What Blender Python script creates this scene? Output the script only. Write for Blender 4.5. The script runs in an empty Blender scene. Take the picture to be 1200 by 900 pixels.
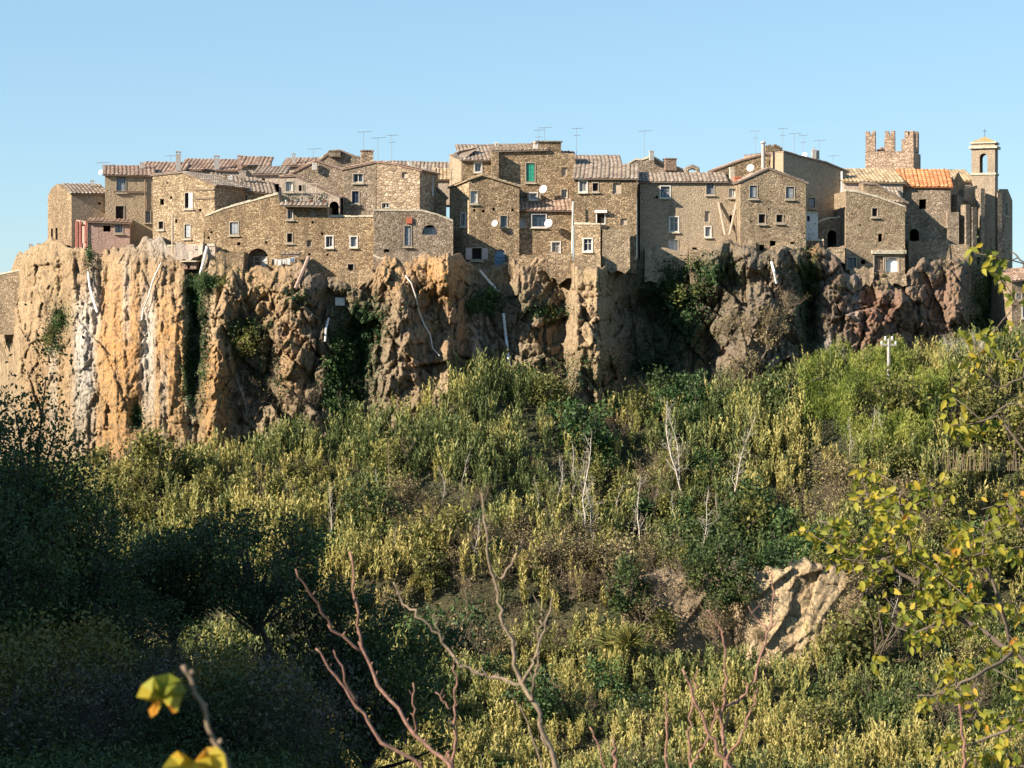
import bpy, math, random
import numpy as np
from mathutils import Vector
from mathutils.geometry import tessellate_polygon
random.seed(7); rng = np.random.default_rng(7)
S = bpy.context.scene; C = S.collection
F = 2200.0; HZ = 350.0        # focal length in photo pixels, horizon row

# ---------------------------------------------------------------- camera
cd = bpy.data.cameras.new('camera'); cam = bpy.data.objects.new('camera', cd); C.objects.link(cam)
cam.location = (0, 0, 0); cam.rotation_euler = (math.radians(90), 0, 0)
cd.sensor_width = 36; cd.lens = 66; cd.shift_y = -100/1200; cd.clip_start = .05; cd.clip_end = 9000
cd.dof.use_dof = True; cd.dof.focus_distance = 150; cd.dof.aperture_fstop = 13
S.camera = cam
# ---------------------------------------------------------------- sky and sun
SUN_AZ, SUN_EL = 63.0, 27.5          # azimuth left of straight behind the camera
sdir = Vector((-math.sin(math.radians(SUN_AZ))*math.cos(math.radians(SUN_EL)),
               -math.cos(math.radians(SUN_AZ))*math.cos(math.radians(SUN_EL)), math.sin(math.radians(SUN_EL))))
w = bpy.data.worlds.new('World'); S.world = w; w.use_nodes = True
nt = w.node_tree; bg = nt.nodes['Background']
sky = nt.nodes.new('ShaderNodeTexSky'); sky.sky_type = 'NISHITA'; sky.sun_disc = False
sky.sun_elevation = math.radians(SUN_EL); sky.sun_rotation = math.radians(180 + SUN_AZ)
sky.air_density = 1.0; sky.dust_density = 0.0; sky.ozone_density = 6.0; sky.altitude = 600
gm_ = nt.nodes.new('ShaderNodeGamma'); gm_.inputs[1].default_value = .45; nt.links.new(sky.outputs[0], gm_.inputs[0])
mx = nt.nodes.new('ShaderNodeMix'); mx.data_type = 'RGBA'; mx.blend_type = 'MULTIPLY'; mx.inputs[0].default_value = 1; mx.inputs[7].default_value = (2.12, 2.66, 2.92, 1)
nt.links.new(gm_.outputs[0], mx.inputs[6]); nt.links.new(mx.outputs[2], bg.inputs[0]); bg.inputs[1].default_value = 0.063
ld = bpy.data.lights.new('sun', 'SUN'); ld.energy = 5.0; ld.angle = math.radians(.5); ld.color = (1, .87, .71)
sun = bpy.data.objects.new('sun', ld); C.objects.link(sun); sun.rotation_euler = sdir.to_track_quat('Z', 'Y').to_euler()
vs = S.view_settings; vs.view_transform = 'Standard'; vs.look = 'None'; vs.exposure = 1.2; vs.gamma = 1; vs.use_curve_mapping = False
S.cycles.max_bounces = 6; S.cycles.diffuse_bounces = 2; S.cycles.glossy_bounces = 2; S.cycles.transparent_max_bounces = 6

# ---------------------------------------------------------------- helpers
def ray(px, py, Y):
    return Vector(((px-600)/F*Y, Y, (HZ-py)/F*Y))
def tag(o, label=None, cat=None, group=None, kind=None):
    if label: o['label'] = label
    if cat: o['category'] = cat
    if group: o['group'] = group
    if kind: o['kind'] = kind
    return o
def empty(name, loc):
    o = bpy.data.objects.new(name, None); C.objects.link(o); o.location = loc; o.empty_display_size = .3
    return o
def link(name, me, mat, parent=None):
    o = bpy.data.objects.new(name, me)
    for m in (mat if isinstance(mat, (list, tuple)) else [mat]): me.materials.append(m)
    C.objects.link(o)
    if parent is not None: o.parent = parent
    return o
def wloc(o):
    v = Vector(o.location)
    while o.parent is not None:
        o = o.parent; v = v + Vector(o.location)
    return v
class MB:
    """collects vertices and faces in world space, links them as ONE mesh under a parent"""
    def __init__(s): s.v = []; s.f = []; s.t = []
    def face(s, pts):
        n = len(s.v); s.v += [tuple(p) for p in pts]; s.f.append(tuple(range(n, n+len(pts))))
    def box(s, c, hx, hy, hz, yaw=0):
        ca, sa = math.cos(yaw), math.sin(yaw); n = len(s.v)
        for dz in (-hz, hz):
            for dx, dy in ((-hx, -hy), (hx, -hy), (hx, hy), (-hx, hy)):
                s.v.append((c[0]+dx*ca-dy*sa, c[1]+dx*sa+dy*ca, c[2]+dz))
        for q in ((0,3,2,1),(4,5,6,7),(0,1,5,4),(1,2,6,5),(2,3,7,6),(3,0,4,7)): s.f.append(tuple(n+i for i in q))
    def tube(s, pts, r, k=6):
        if not hasattr(r, '__len__'): r = [r]*len(pts)
        pts = [Vector(p) for p in pts]; rings = []
        for i, p in enumerate(pts):
            d = (pts[min(i+1, len(pts)-1)]-pts[max(i-1, 0)]).normalized()
            a = d.cross(Vector((0, 1, 0)) if abs(d.y) < .9 else Vector((1, 0, 0))).normalized(); b = d.cross(a)
            n = len(s.v)
            for j in range(k):
                t = 2*math.pi*j/k; s.v.append(tuple(p+(a*math.cos(t)+b*math.sin(t))*r[i]))
            rings.append(n)
        for i in range(len(pts)-1):
            for j in range(k):
                s.f.append((rings[i]+j, rings[i]+(j+1) % k, rings[i+1]+(j+1) % k, rings[i+1]+j))
        s.f.append(tuple(rings[0]+j for j in range(k))[::-1]); s.f.append(tuple(rings[-1]+j for j in range(k)))
    def build(s, name, mat, parent=None, smooth=False, world=True):
        me = bpy.data.meshes.new(name)
        off = wloc(parent) if (parent is not None and world) else Vector((0, 0, 0))
        me.from_pydata([(x-off.x, y-off.y, z-off.z) for x, y, z in s.v], [], s.f)
        if s.t:
            a = me.attributes.new('tint', 'FLOAT', 'FACE'); a.data.foreach_set('value', s.t)
        if smooth: me.polygons.foreach_set('use_smooth', [True]*len(me.polygons))
        me.update()
        return link(name, me, mat, parent)
def npmesh(name, V, Q, tint=None, smooth=False, attrs=None):
    me = bpy.data.meshes.new(name); V = np.asarray(V, np.float32).reshape(-1, 3); Q = np.asarray(Q, np.int32); k = Q.shape[1]
    me.vertices.add(len(V)); me.vertices.foreach_set('co', V.ravel())
    me.loops.add(Q.size); me.loops.foreach_set('vertex_index', Q.ravel())
    me.polygons.add(len(Q)); me.polygons.foreach_set('loop_start', np.arange(0, Q.size, k, dtype=np.int32))
    me.polygons.foreach_set('loop_total', np.full(len(Q), k, np.int32))
    if smooth: me.polygons.foreach_set('use_smooth', np.ones(len(Q), bool))
    if tint is not None:
        a = me.attributes.new('tint', 'FLOAT', 'FACE' if len(tint) == len(Q) and len(tint) != len(V) else 'POINT')
        a.data.foreach_set('value', np.asarray(tint, np.float32))
    for n, arr in (attrs or {}).items():
        a = me.attributes.new(n, 'FLOAT_COLOR', 'POINT'); a.data.foreach_set('color', np.asarray(arr, np.float32).ravel())
    me.update(calc_edges=True); me.validate()
    return me
# numpy noise
def _h(i, j, k, s):
    n = (i*374761393 + j*668265263 + k*2147483647 + s*144665) & 0xffffffff
    n = ((n ^ (n >> 13))*1274126177) & 0xffffffff
    return ((n ^ (n >> 16)) & 0xffff)/65535.0
def vn(x, y, z=0.0, s=0):
    x, y, z = np.broadcast_arrays(np.asarray(x, float), np.asarray(y, float), np.asarray(z, float))
    xi, yi, zi = np.floor(x).astype(np.int64), np.floor(y).astype(np.int64), np.floor(z).astype(np.int64)
    fx, fy, fz = x-xi, y-yi, z-zi
    fx, fy, fz = fx*fx*(3-2*fx), fy*fy*(3-2*fy), fz*fz*(3-2*fz)
    r = 0
    for a in (0, 1):
        for b in (0, 1):
            for c in (0, 1):
                r = r + _h(xi+a, yi+b, zi+c, s)*(fx if a else 1-fx)*(fy if b else 1-fy)*(fz if c else 1-fz)
    return r
def fbm(x, y, z=0.0, o=4, s=0):
    r, a, t = 0, 1.0, 0
    for i in range(o):
        r = r + a*vn(x*2**i, y*2**i, np.asarray(z)*2**i, s+i); t += a; a *= .5
    return r/t
def worley(x, y, s=0):
    """flat-faceted cells: random level and tilt of the nearest cell, and distance to the crack between cells"""
    x, y = np.broadcast_arrays(np.asarray(x, float), np.asarray(y, float)); xi, yi = np.floor(x).astype(np.int64), np.floor(y).astype(np.int64)
    f1 = np.full(x.shape, 9.0); f2 = np.full(x.shape, 9.0); lev = np.zeros(x.shape)
    for a in (-1, 0, 1):
        for b in (-1, 0, 1):
            i, j = xi+a, yi+b; cx = i+.1+.8*_h(i, j, 0*i+1, s); cy = j+.1+.8*_h(i, j, 0*i+2, s); d = np.hypot(x-cx, y-cy)
            l = _h(i, j, 0*i+3, s)-.5+(x-cx)*(_h(i, j, 0*i+4, s)-.5)*1.3+(y-cy)*(_h(i, j, 0*i+5, s)-.35)*1.1
            m = d < f1; f2 = np.where(m, f1, np.minimum(f2, d)); lev = np.where(m, l, lev); f1 = np.where(m, d, f1)
    return lev, f2-f1
def sm(a, b, x):
    t = np.clip((np.asarray(x, float)-a)/(b-a), 0, 1); return t*t*(3-2*t)

# ---------------------------------------------------------------- materials
def mat(name):
    m = bpy.data.materials.new(name); m.use_nodes = True
    return m, m.node_tree.nodes, m.node_tree.links, m.node_tree.nodes['Principled BSDF']
def N(ns, t, **k):
    n = ns.new(t)
    for a, b in k.items(): setattr(n, a, b)
    return n
def mixc(ns, ls, fac, a, b, mode='MIX'):
    n = ns.new('ShaderNodeMix'); n.data_type = 'RGBA'; n.blend_type = mode
    for idx, v in ((0, fac), (6, a), (7, b)):
        if isinstance(v, (int, float)): n.inputs[idx].default_value = v
        elif isinstance(v, tuple): n.inputs[idx].default_value = (*v, 1)
        else: ls.new(v, n.inputs[idx])
    return n.outputs[2]
def noise(ns, ls, vec, scale, detail=4, rough=.6):
    n = ns.new('ShaderNodeTexNoise'); n.inputs['Scale'].default_value = scale; n.inputs['Detail'].default_value = detail
    n.inputs['Roughness'].default_value = rough
    if vec is not None: ls.new(vec, n.inputs['Vector'])
    return n.outputs['Fac']
def ramp(ns, ls, fac, stops):
    n = ns.new('ShaderNodeValToRGB'); e = n.color_ramp.elements
    while len(e) > 1: e.remove(e[0])
    e[0].position = stops[0][0]; c = stops[0][1]; e[0].color = (*c, 1) if isinstance(c, tuple) else (c, c, c, 1)
    for p, c in stops[1:]:
        x = e.new(p); x.color = (*c, 1) if isinstance(c, tuple) else (c, c, c, 1)
    ls.new(fac, n.inputs[0]); return n.outputs[0]
def mapping(ns, ls, vec, scale=(1, 1, 1), loc=(0, 0, 0)):
    n = ns.new('ShaderNodeMapping'); n.inputs['Scale'].default_value = scale; n.inputs['Location'].default_value = loc
    ls.new(vec, n.inputs['Vector']); return n.outputs[0]
def bump(ns, ls, b, h, strength=.5, dist=.05):
    n = ns.new('ShaderNodeBump'); n.inputs['Strength'].default_value = strength; n.inputs['Distance'].default_value = dist
    ls.new(h, n.inputs['Height']); ls.new(n.outputs[0], b.inputs['Normal'])
def plain(name, col, rough=.7, metal=0, var=.15, sc=3):
    m, ns, ls, b = mat(name); tc = N(ns, 'ShaderNodeTexCoord')
    f = noise(ns, ls, tc.outputs['Object'], sc)
    c = ramp(ns, ls, f, [(.3, tuple(x*(1-var) for x in col)), (.7, tuple(min(1, x*(1+var)) for x in col))])
    ls.new(c, b.inputs['Base Color']); b.inputs['Roughness'].default_value = rough; b.inputs['Metallic'].default_value = metal
    return m
def stone(name, c1, c2, mortar, scale=2.6, zs=1.5, stain=.5, plaster=0.0, pc=(.4, .36, .3), moss=.35):
    """rubble / tufa block masonry with worn plaster and stains"""
    m, ns, ls, b = mat(name); tc = N(ns, 'ShaderNodeTexCoord'); ob = tc.outputs['Object']
    v = mapping(ns, ls, ob, (1, 1, zs))
    wob = N(ns, 'ShaderNodeTexNoise'); wob.inputs['Scale'].default_value = 1.3; ls.new(ob, wob.inputs['Vector'])
    vv = mixc(ns, ls, .13, v, wob.outputs['Color'], 'LINEAR_LIGHT')
    vo = N(ns, 'ShaderNodeTexVoronoi'); vo.inputs['Scale'].default_value = scale; ls.new(vv, vo.inputs['Vector'])
    ve = N(ns, 'ShaderNodeTexVoronoi', feature='DISTANCE_TO_EDGE'); ve.inputs['Scale'].default_value = scale; ls.new(vv, ve.inputs['Vector'])
    sep = N(ns, 'ShaderNodeSeparateColor'); ls.new(vo.outputs['Color'], sep.inputs[0])
    c = ramp(ns, ls, sep.outputs[0], [(0, tuple(x*.55 for x in c1)), (.35, c1), (.7, c2), (1, tuple(min(1, x*1.35) for x in c2))])
    edge = ramp(ns, ls, ve.outputs['Distance'], [(0, 1.0), (.09, 0.0)])
    c = mixc(ns, ls, edge, c, mortar)
    # broad weathering
    f1 = noise(ns, ls, mapping(ns, ls, ob, (1, 1, .45)), .35, 6, .65)
    s1 = ramp(ns, ls, f1, [(.40, 1.0), (.58, 0.0)])
    k = N(ns, 'ShaderNodeMath', operation='MULTIPLY'); ls.new(s1, k.inputs[0]); k.inputs[1].default_value = stain
    c = mixc(ns, ls, k.outputs[0], c, tuple(x*.42 for x in c1))
    f2 = noise(ns, ls, ob, .8, 7, .7)
    s2 = ramp(ns, ls, f2, [(.55-.5*plaster, 0.0), (.62-.5*plaster, 1.0)])
    k2 = N(ns, 'ShaderNodeMath', operation='MULTIPLY'); ls.new(s2, k2.inputs[0]); k2.inputs[1].default_value = min(1, plaster*1.6)
    pl = mixc(ns, ls, noise(ns, ls, ob, 2.2, 5), tuple(x*.6 for x in pc), tuple(min(1, x*1.2) for x in pc))
    c = mixc(ns, ls, k2.outputs[0], c, pl)
    f3 = noise(ns, ls, mapping(ns, ls, ob, (1, 1, .25), (7, 3, 1)), .9, 5, .7)
    s3 = ramp(ns, ls, f3, [(.55, 0.0), (.7, moss)])
    c = mixc(ns, ls, s3, c, (.09, .085, .075))
    f4 = noise(ns, ls, ob, 4.5, 8, .8); c = mixc(ns, ls, ramp(ns, ls, f4, [(.33, .7), (.47, 0.0)]), c, tuple(x*.3 for x in c1)); c = mixc(ns, ls, ramp(ns, ls, f4, [(.56, 0.0), (.72, .4)]), c, tuple(min(1, x*1.3) for x in c2))
    f5 = noise(ns, ls, mapping(ns, ls, ob, (1, 1, .15), (2, 5, 0)), 1.1, 6, .7); c = mixc(ns, ls, ramp(ns, ls, f5, [(.54, 0.0), (.68, .5)]), c, tuple(x*.45 for x in c1))
    ls.new(c, b.inputs['Base Color']); b.inputs['Roughness'].default_value = .92
    hh = mixc(ns, ls, .45, ramp(ns, ls, ve.outputs['Distance'], [(0, 0.0), (.16, 1.0)]), noise(ns, ls, ob, 9, 4))
    bump(ns, ls, b, hh, .9*(1-.6*plaster), .11)
    return m
def leafmat(name, stops, trans=.3, rough=.6):
    m, ns, ls, b = mat(name); at = N(ns, 'ShaderNodeAttribute', attribute_name='tint')
    oi = N(ns, 'ShaderNodeObjectInfo')
    a = N(ns, 'ShaderNodeMath', operation='MULTIPLY_ADD'); ls.new(oi.outputs['Random'], a.inputs[0]); a.inputs[1].default_value = .3; a.inputs[2].default_value = -.15
    d = N(ns, 'ShaderNodeMath', operation='ADD'); ls.new(at.outputs['Fac'], d.inputs[0]); ls.new(a.outputs[0], d.inputs[1])
    c = ramp(ns, ls, d.outputs[0], stops); ls.new(c, b.inputs['Base Color']); b.inputs['Roughness'].default_value = rough
    b.inputs['Specular IOR Level'].default_value = .3
    if trans:
        t = N(ns, 'ShaderNodeBsdfTranslucent'); ls.new(c, t.inputs['Color']); mx = N(ns, 'ShaderNodeMixShader'); mx.inputs[0].default_value = trans
        ls.new(b.outputs[0], mx.inputs[1]); ls.new(t.outputs[0], mx.inputs[2]); ls.new(mx.outputs[0], ns['Material Output'].inputs['Surface'])
    return m

# ---------------------------------------------------------------- cliff profile tables (photo columns)
DX = [-80, -10, 20, 55, 85, 120, 180, 250, 300, 420, 525, 545, 600, 660, 676, 704, 735, 800, 860, 900, 940, 960, 990, 1060, 1110, 1150, 1185, 1300]
DY = [262, 244, 228, 220.5, 215.5, 213.5, 209.5, 206.5, 205.5, 204.4, 204, 209.4, 209.8, 209.4, 205.4, 205.6, 210.3, 210.8, 208.6, 208.2, 209, 210.6, 210.6, 211, 213, 216, 224, 262]
TX = [-80, -5, 8, 20, 40, 55, 85, 110, 150, 185, 205, 240, 260, 290, 320, 350, 380, 437, 450, 470, 500, 530, 545, 600, 640, 672, 704, 725, 750, 780, 800, 820, 850, 870, 900, 940, 962, 970, 990, 1060, 1110, 1140, 1200, 1300]
TY = [430, 400, 335, 303, 291, 287, 290, 302, 290, 280, 298, 300, 306, 318, 318, 312, 325, 322, 304, 308, 302, 298, 312, 316, 306, 318, 322, 312, 300, 307, 306, 300, 288, 291, 293, 290, 290, 291, 318, 321, 300, 310, 345, 400]
def D(px): return np.interp(px, DX, DY)
def T(px): return np.interp(px, TX, TY)
# (px, py, half width px, half height px, metres towards camera)
RIBS = [(38, 360, 18, 80, 1.6), (75, 380, 7, 70, -1.2), (98, 420, 16, 70, 1.0), (124, 330, 8, 40, -1.2), (140, 440, 24, 90, 1.5), (172, 430, 7, 75, -.9), (200, 400, 20, 90, 1.3),
        (228, 400, 9, 100, -1.7), (252, 450, 14, 60, 2.2), (268, 340, 18, 26, 1.0), (300, 440, 28, 55, -2.2), (340, 400, 20, 80, 1.4), (362, 345, 16, 25, 1.4), (398, 352, 12, 9, -2.2),
        (415, 430, 28, 70, -3.2), (440, 345, 10, 40, .8), (472, 390, 16, 70, 1.6), (505, 385, 20, 55, -2.4), (522, 325, 24, 26, 2.6), (566, 390, 20, 60, -.8), (580, 330, 30, 14, -1.6), (610, 335, 10, 24, 1.6), (622, 400, 30, 60, 1.2),
        (655, 350, 20, 30, -.6), (680, 400, 13, 90, 2.0), (700, 380, 11, 90, 3.6), (722, 440, 8, 40, 1.4), (762, 395, 34, 80, -2.6), (800, 420, 16, 60, 1.0), (838, 300, 14, 30, 2.4), (835, 395, 18, 50, -1.6), (872, 305, 16, 16, 1.4),
        (888, 410, 26, 70, 2.6), (912, 302, 12, 24, 2.0), (948, 380, 9, 85, -3.6), (950, 306, 15, 18, 2.4), (982, 360, 20, 90, 1.0), (1040, 385, 60, 50, .8), (1100, 370, 18, 70, -.9), (1125, 340, 14, 60, 1.8),
        (1160, 380, 20, 80, -2.2), (1050, 335, 22, 10, -1.0), (160, 488, 7, 16, -1.3)]
def cliffY(px, py):
    px = np.asarray(px, float); py = np.asarray(py, float)
    X, Z = px*.0955, -py*.0955
    below = np.clip((py - T(px))*.0955, 0, None)
    lean = np.interp(px, [0, 200, 420, 560, 640, 760, 1000, 1200], [.22, .2, .12, .36, .34, .1, .1, .1])
    y = D(px) - 1.3 - lean*below
    for cx, cy, sx, sy, a in RIBS:
        y = y - a*np.exp(-((px-cx)/sx)**2 - (np.clip(np.abs(py-cy)-sy*.35, 0, None)/(sy*.75))**2)
    wx = X + 1.6*(fbm(X*.3, Z*.3, 0, 3, 5)-.5)
    y0 = y; y = 0.0
    y = y - 2.2*(fbm(wx*.22, Z*.08, 1.0, 3, 11)-.5)
    r = 1-np.abs(2*fbm(wx*.42, Z*.10, 2.0, 4, 21)-1); y = y + .9*np.clip(r-.86, 0, 1)/.14
    qx = X+.5*(fbm(X*.9, Z*.7, 3.0, 4, 35)-.5); qz = Z+1.0*(fbm(X*.5, Z*.6, 5.0, 3, 36)-.5)
    l1, c1 = worley(qx*.30+.16*qz, qz*.17, 3); y = y - 2.0*l1 + .4*np.exp(-(c1/.045)**2)
    l2, c2 = worley(qx*.72-.25*qz, qz*.5, 4); y = y - 1.15*l2 + .25*np.exp(-(c2/.05)**2)
    l3, c3 = worley(qx*1.9-.3*qz, qz*1.1, 5); y = y - .5*l3
    l4, c4 = worley(qx*4.1+.3*qz, qz*3.0, 6); y = y - .2*l4
    soft = np.interp(px, [0, 110, 130, 215, 250, 320], [.65, .42, .3, .32, .75, .95])     # the orange face is smoother and runs in long flutes
    y = y*soft - (.55+.55*(1-soft))*(1-np.abs(2*fbm(X*.9, Z*.10, 7.0, 4, 45)-1)-.6)
    y = y - .22*(1-np.abs(2*fbm(X*1.6+Z*.3, Z*.8, 4.0, 5, 41)-1)-.6)
    y = y - .22*(fbm(X*5.0, Z*4.2, 0, 3, 51)-.5)
    y = y0 + y*(.35+.65*sm(0, 2.6, below)); lim = D(px)-.7+np.clip(below-3.6, 0, None)*1.1
    return np.where(y > lim, lim+(y-lim)*sm(3.6, 7, below), y)

# ---------------------------------------------------------------- ground
ZC = ([-200, 60, 110, 230, 300, 450, 540, 620, 700, 760, 860, 1000, 1100, 1200, 1500], [-19, -19, -18.5, -16.5, -14, -12, -7.5, -8, -11.5, -10, -9.5, -7, -5.5, -5, -5])
def ground(x, Y):
    x = np.asarray(x, float); Y = np.asarray(Y, float); Ys = np.maximum(Y, 5); px = 600+F*x/Ys
    z = np.interp(Y, [-200, -40, 0, 3, 6, 15, 30, 60, 100, 130, 142, 158, 165.5, 169, 170, 5000], [12, 3, -1.7, -2.6, -4, -9, -16, -27, -35, -37, -35, -32.6, -31.6, -26, -25, -25])
    t = sm(170, 203, Y)
    zc = np.interp(px, *ZC)-2.2
    z = np.where(Y > 170, z*(1-t)+zc*t, z)
    w = (1-sm(330, 500, px))*sm(25, 45, Y)*(1-sm(103, 120, Y))
    zs = np.interp(Y, [30, 60, 75, 95, 108], [-10, -14.8, -17.2, -19.8, -23])
    z = z*(1-w)+zs*w
    z = z + 62*sm(0, 1, (-x-34)/44)*np.exp(-((Y-38)/43)**6)  # unseen hill at left, shaped to throw shade over the left foreground
    z = z - sm(240, 420, Y)*14
    z = z + (fbm(x*.12, Y*.12, 0, 4, 3)-.5)*1.6*sm(10, 40, Y) + (fbm(x*.085, Y*.085, 0, 2, 13)-.5)*6.0*sm(112, 130, Y)*(1-sm(190, 200, Y))*(1-sm(158, 164, Y)*(1-sm(170, 176, Y)))
    return z
def gz(x, Y): return float(ground(x, Y))
ax = np.concatenate([-np.geomspace(3000, 125, 22), np.arange(-120, 120.1, 1.6), np.geomspace(125, 3000, 22)])
ay = np.concatenate([-np.geomspace(1500, 45, 12), np.arange(-40, 262, 1.6), np.geomspace(265, 4500, 24)])
GX, GY = np.meshgrid(ax, ay)
GZ = ground(GX, GY)
def gridquads(ny, nx):
    i = np.arange(ny*nx).reshape(ny, nx)
    return np.stack([i[:-1, :-1], i[:-1, 1:], i[1:, 1:], i[1:, :-1]], -1).reshape(-1, 4)
gm, ns, ls, b = mat('ground')
geo = N(ns, 'ShaderNodeTexCoord').outputs['Object']
c = ramp(ns, ls, noise(ns, ls, geo, .25, 8, .7), [(.3, (.02, .026, .012)), (.45, (.05, .055, .022)), (.6, (.085, .075, .035)), (.75, (.12, .1, .06))])
ls.new(c, b.inputs['Base Color']); b.inputs['Roughness'].default_value = 1
bump(ns, ls, b, noise(ns, ls, geo, 2.5, 8, .75), 1, .4)
tag(link('ground', npmesh('ground', np.stack([GX, GY, GZ], -1), gridquads(*GX.shape), smooth=True), gm), kind='structure')

# ---------------------------------------------------------------- cliff
def rockmat(name, a, bcol, dark):
    m, ns, ls, b = mat(name); ob = N(ns, 'ShaderNodeTexCoord').outputs['Object']
    A = N(ns, 'ShaderNodeAttribute', attribute_name='stain_shadeA'); B = N(ns, 'ShaderNodeAttribute', attribute_name='stainB')
    sa = N(ns, 'ShaderNodeSeparateColor'); ls.new(A.outputs['Color'], sa.inputs[0]); sb = N(ns, 'ShaderNodeSeparateColor'); ls.new(B.outputs['Color'], sb.inputs[0])
    v = mapping(ns, ls, ob, (1, 1, .3)); n1 = noise(ns, ls, v, .5, 9, .72); n2 = noise(ns, ls, mapping(ns, ls, ob, (1, 1, .6)), 1.7, 8, .75); n3 = noise(ns, ls, ob, 5, 6, .7)
    c = mixc(ns, ls, ramp(ns, ls, n1, [(.38, 0.0), (.6, 1.0)]), a, bcol)
    def brk(sock, nn, lo=.3, hi=.62):      # break stain and painted-shade masks up with noise
        k = N(ns, 'ShaderNodeMath', operation='MULTIPLY'); ls.new(sock, k.inputs[0]); ls.new(ramp(ns, ls, nn, [(lo, 0.15), (hi, 1.0)]), k.inputs[1]); return k.outputs[0]
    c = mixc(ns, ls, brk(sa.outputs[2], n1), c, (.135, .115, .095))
    c = mixc(ns, ls, brk(sa.outputs[0], n2), c, (.50, .255, .08))
    c = mixc(ns, ls, brk(sb.outputs[0], n2), c, (.25, .095, .05))
    c = mixc(ns, ls, brk(sa.outputs[1], n1, .25, .5), c, (.47, .435, .38))
    c = mixc(ns, ls, ramp(ns, ls, n2, [(.28, .75), (.42, 0.0)]), c, dark)
    c = mixc(ns, ls, ramp(ns, ls, n3, [(.56, 0.0), (.75, .55)]), c, (.31, .27, .22))
    n4 = noise(ns, ls, mapping(ns, ls, ob, (1, 1, .75)), 3.2, 9, .8); c = mixc(ns, ls, ramp(ns, ls, n4, [(.40, .9), (.475, 0.0)]), c, dark)
    n5 = noise(ns, ls, mapping(ns, ls, ob, (1, 1, .12)), 1.6, 6, .7); c = mixc(ns, ls, ramp(ns, ls, n5, [(.52, 0.0), (.64, .45)]), c, (.14, .10, .075))
    k = N(ns, 'ShaderNodeMath', operation='MULTIPLY'); ls.new(sb.outputs[1], k.inputs[0]); ls.new(ramp(ns, ls, n3, [(.42, 0.0), (.52, 1.0)]), k.inputs[1])
    c = mixc(ns, ls, k.outputs[0], c, (.045, .055, .02))
    ls.new(c, b.inputs['Base Color']); b.inputs['Roughness'].default_value = .95
    wv = N(ns, 'ShaderNodeTexNoise'); wv.inputs['Scale'].default_value = .7; wv.inputs['Detail'].default_value = 6; ls.new(ob, wv.inputs['Vector'])
    for sc_, zz, wd_, st_ in ((.42, .30, .022, .85), (1.3, .55, .03, .7)):
        vq = mixc(ns, ls, .35, mapping(ns, ls, ob, (1, 1, zz)), wv.outputs['Color'], 'LINEAR_LIGHT'); vd = N(ns, 'ShaderNodeTexVoronoi', feature='DISTANCE_TO_EDGE'); vd.inputs['Scale'].default_value = sc_; ls.new(vq, vd.inputs['Vector'])
        c = mixc(ns, ls, ramp(ns, ls, vd.outputs['Distance'], [(0, st_), (wd_, 0.0)]), c, (.05, .035, .025)); ls.new(c, b.inputs['Base Color'])
    hh = mixc(ns, ls, .5, n3, noise(ns, ls, mapping(ns, ls, ob, (1, 1, .6)), 7, 8, .8)); bump(ns, ls, b, hh, 1, .16)
    return m
M_CLIFF = rockmat('cliff_rock', (.275, .195, .11), (.40, .295, .175), (.085, .062, .042))
pxs = np.arange(-60, 1262, 1.2); pys0 = np.arange(0, 1.0001, 1/240)
PX = np.tile(pxs, (len(pys0), 1)); t0 = T(PX) + (fbm(PX*.10, 0, 0, 5, 61)-.5)*16+(vn(PX*.035, 0, 0, 66)-.5)*12*sm(430, 480, PX)
BOT = 600.0
PY = t0 + (BOT-t0)*pys0[:, None]
YY = cliffY(PX, PY); YY[0] = YY[0]
XX = (PX-600)/F*YY; ZZ = (HZ-PY)/F*YY
rows = [np.stack([XX, YY, ZZ], -1)]
lead = []
for j, (dy, dz) in enumerate([(.5, .25), (1.3, .35), (2.4, .3), (4, .25), (7, .2), (14, 0), (26, -1), (27, -16)]):
    Yj = YY[0]+dy*(.8+.4*fbm(pxs*.05, j, 0, 2, 71)); x = (pxs-600)/F*Yj
    lead.append(np.stack([x, Yj, ZZ[0]+dz+(fbm(pxs*.09, j*.7, 0, 3, 72)-.5)*1.1], -1))
V = np.concatenate([np.stack(lead[::-1]), rows[0]], 0)
PXf = np.concatenate([np.tile(pxs, (8, 1)), PX]); PYf = np.concatenate([np.tile(t0[0], (8, 1)), PY])
def blobs(L):
    r = 0
    for cx, cy, sx, sy, a in L: r = np.maximum(r, a*np.exp(-((PXf-cx)/sx)**4-((PYf-cy)/sy)**4))
    return np.clip(r + 0*PXf, 0, 1)
wpx = PXf
orange = blobs([(140, 450, 34, 130, 1), (200, 430, 22, 90, .95), (60, 450, 35, 60, .35), (252, 470, 20, 75, .95), (520, 328, 28, 30, .95), (300, 350, 50, 60, .3), (60, 350, 50, 60, .15), (716, 450, 14, 40, .85), (952, 308, 12, 20, .95), (340, 420, 16, 50, .5), (175, 340, 90, 40, .15), (470, 320, 40, 30, .5), (545, 380, 14, 40, .6)])
white = blobs([(99, 430, 13, 85, 1), (110, 350, 8, 40, .9), (173, 415, 9, 75, .9), (148, 350, 5, 50, .5), (192, 470, 5, 50, .5), (62, 450, 6, 60, .5), (222, 420, 6, 90, .6), (215, 280, 60, 22, .5), (1000, 340, 8, 40, .4), (560, 385, 10, 40, .4), (905, 440, 30, 30, .3), (975, 430, 22, 40, .5)])
grey = np.maximum(blobs([(400, 400, 80, 110, .75), (600, 370, 60, 60, .6), (205, 285, 80, 22, .8), (380, 335, 45, 30, .8), (235, 400, 10, 110, .8), (300, 430, 40, 60, .7), (860, 300, 60, 40, .6)]), sm(700, 760, PXf)*.95)  # grey rock patches; right end darkened in colour to stand in for shade
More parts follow.
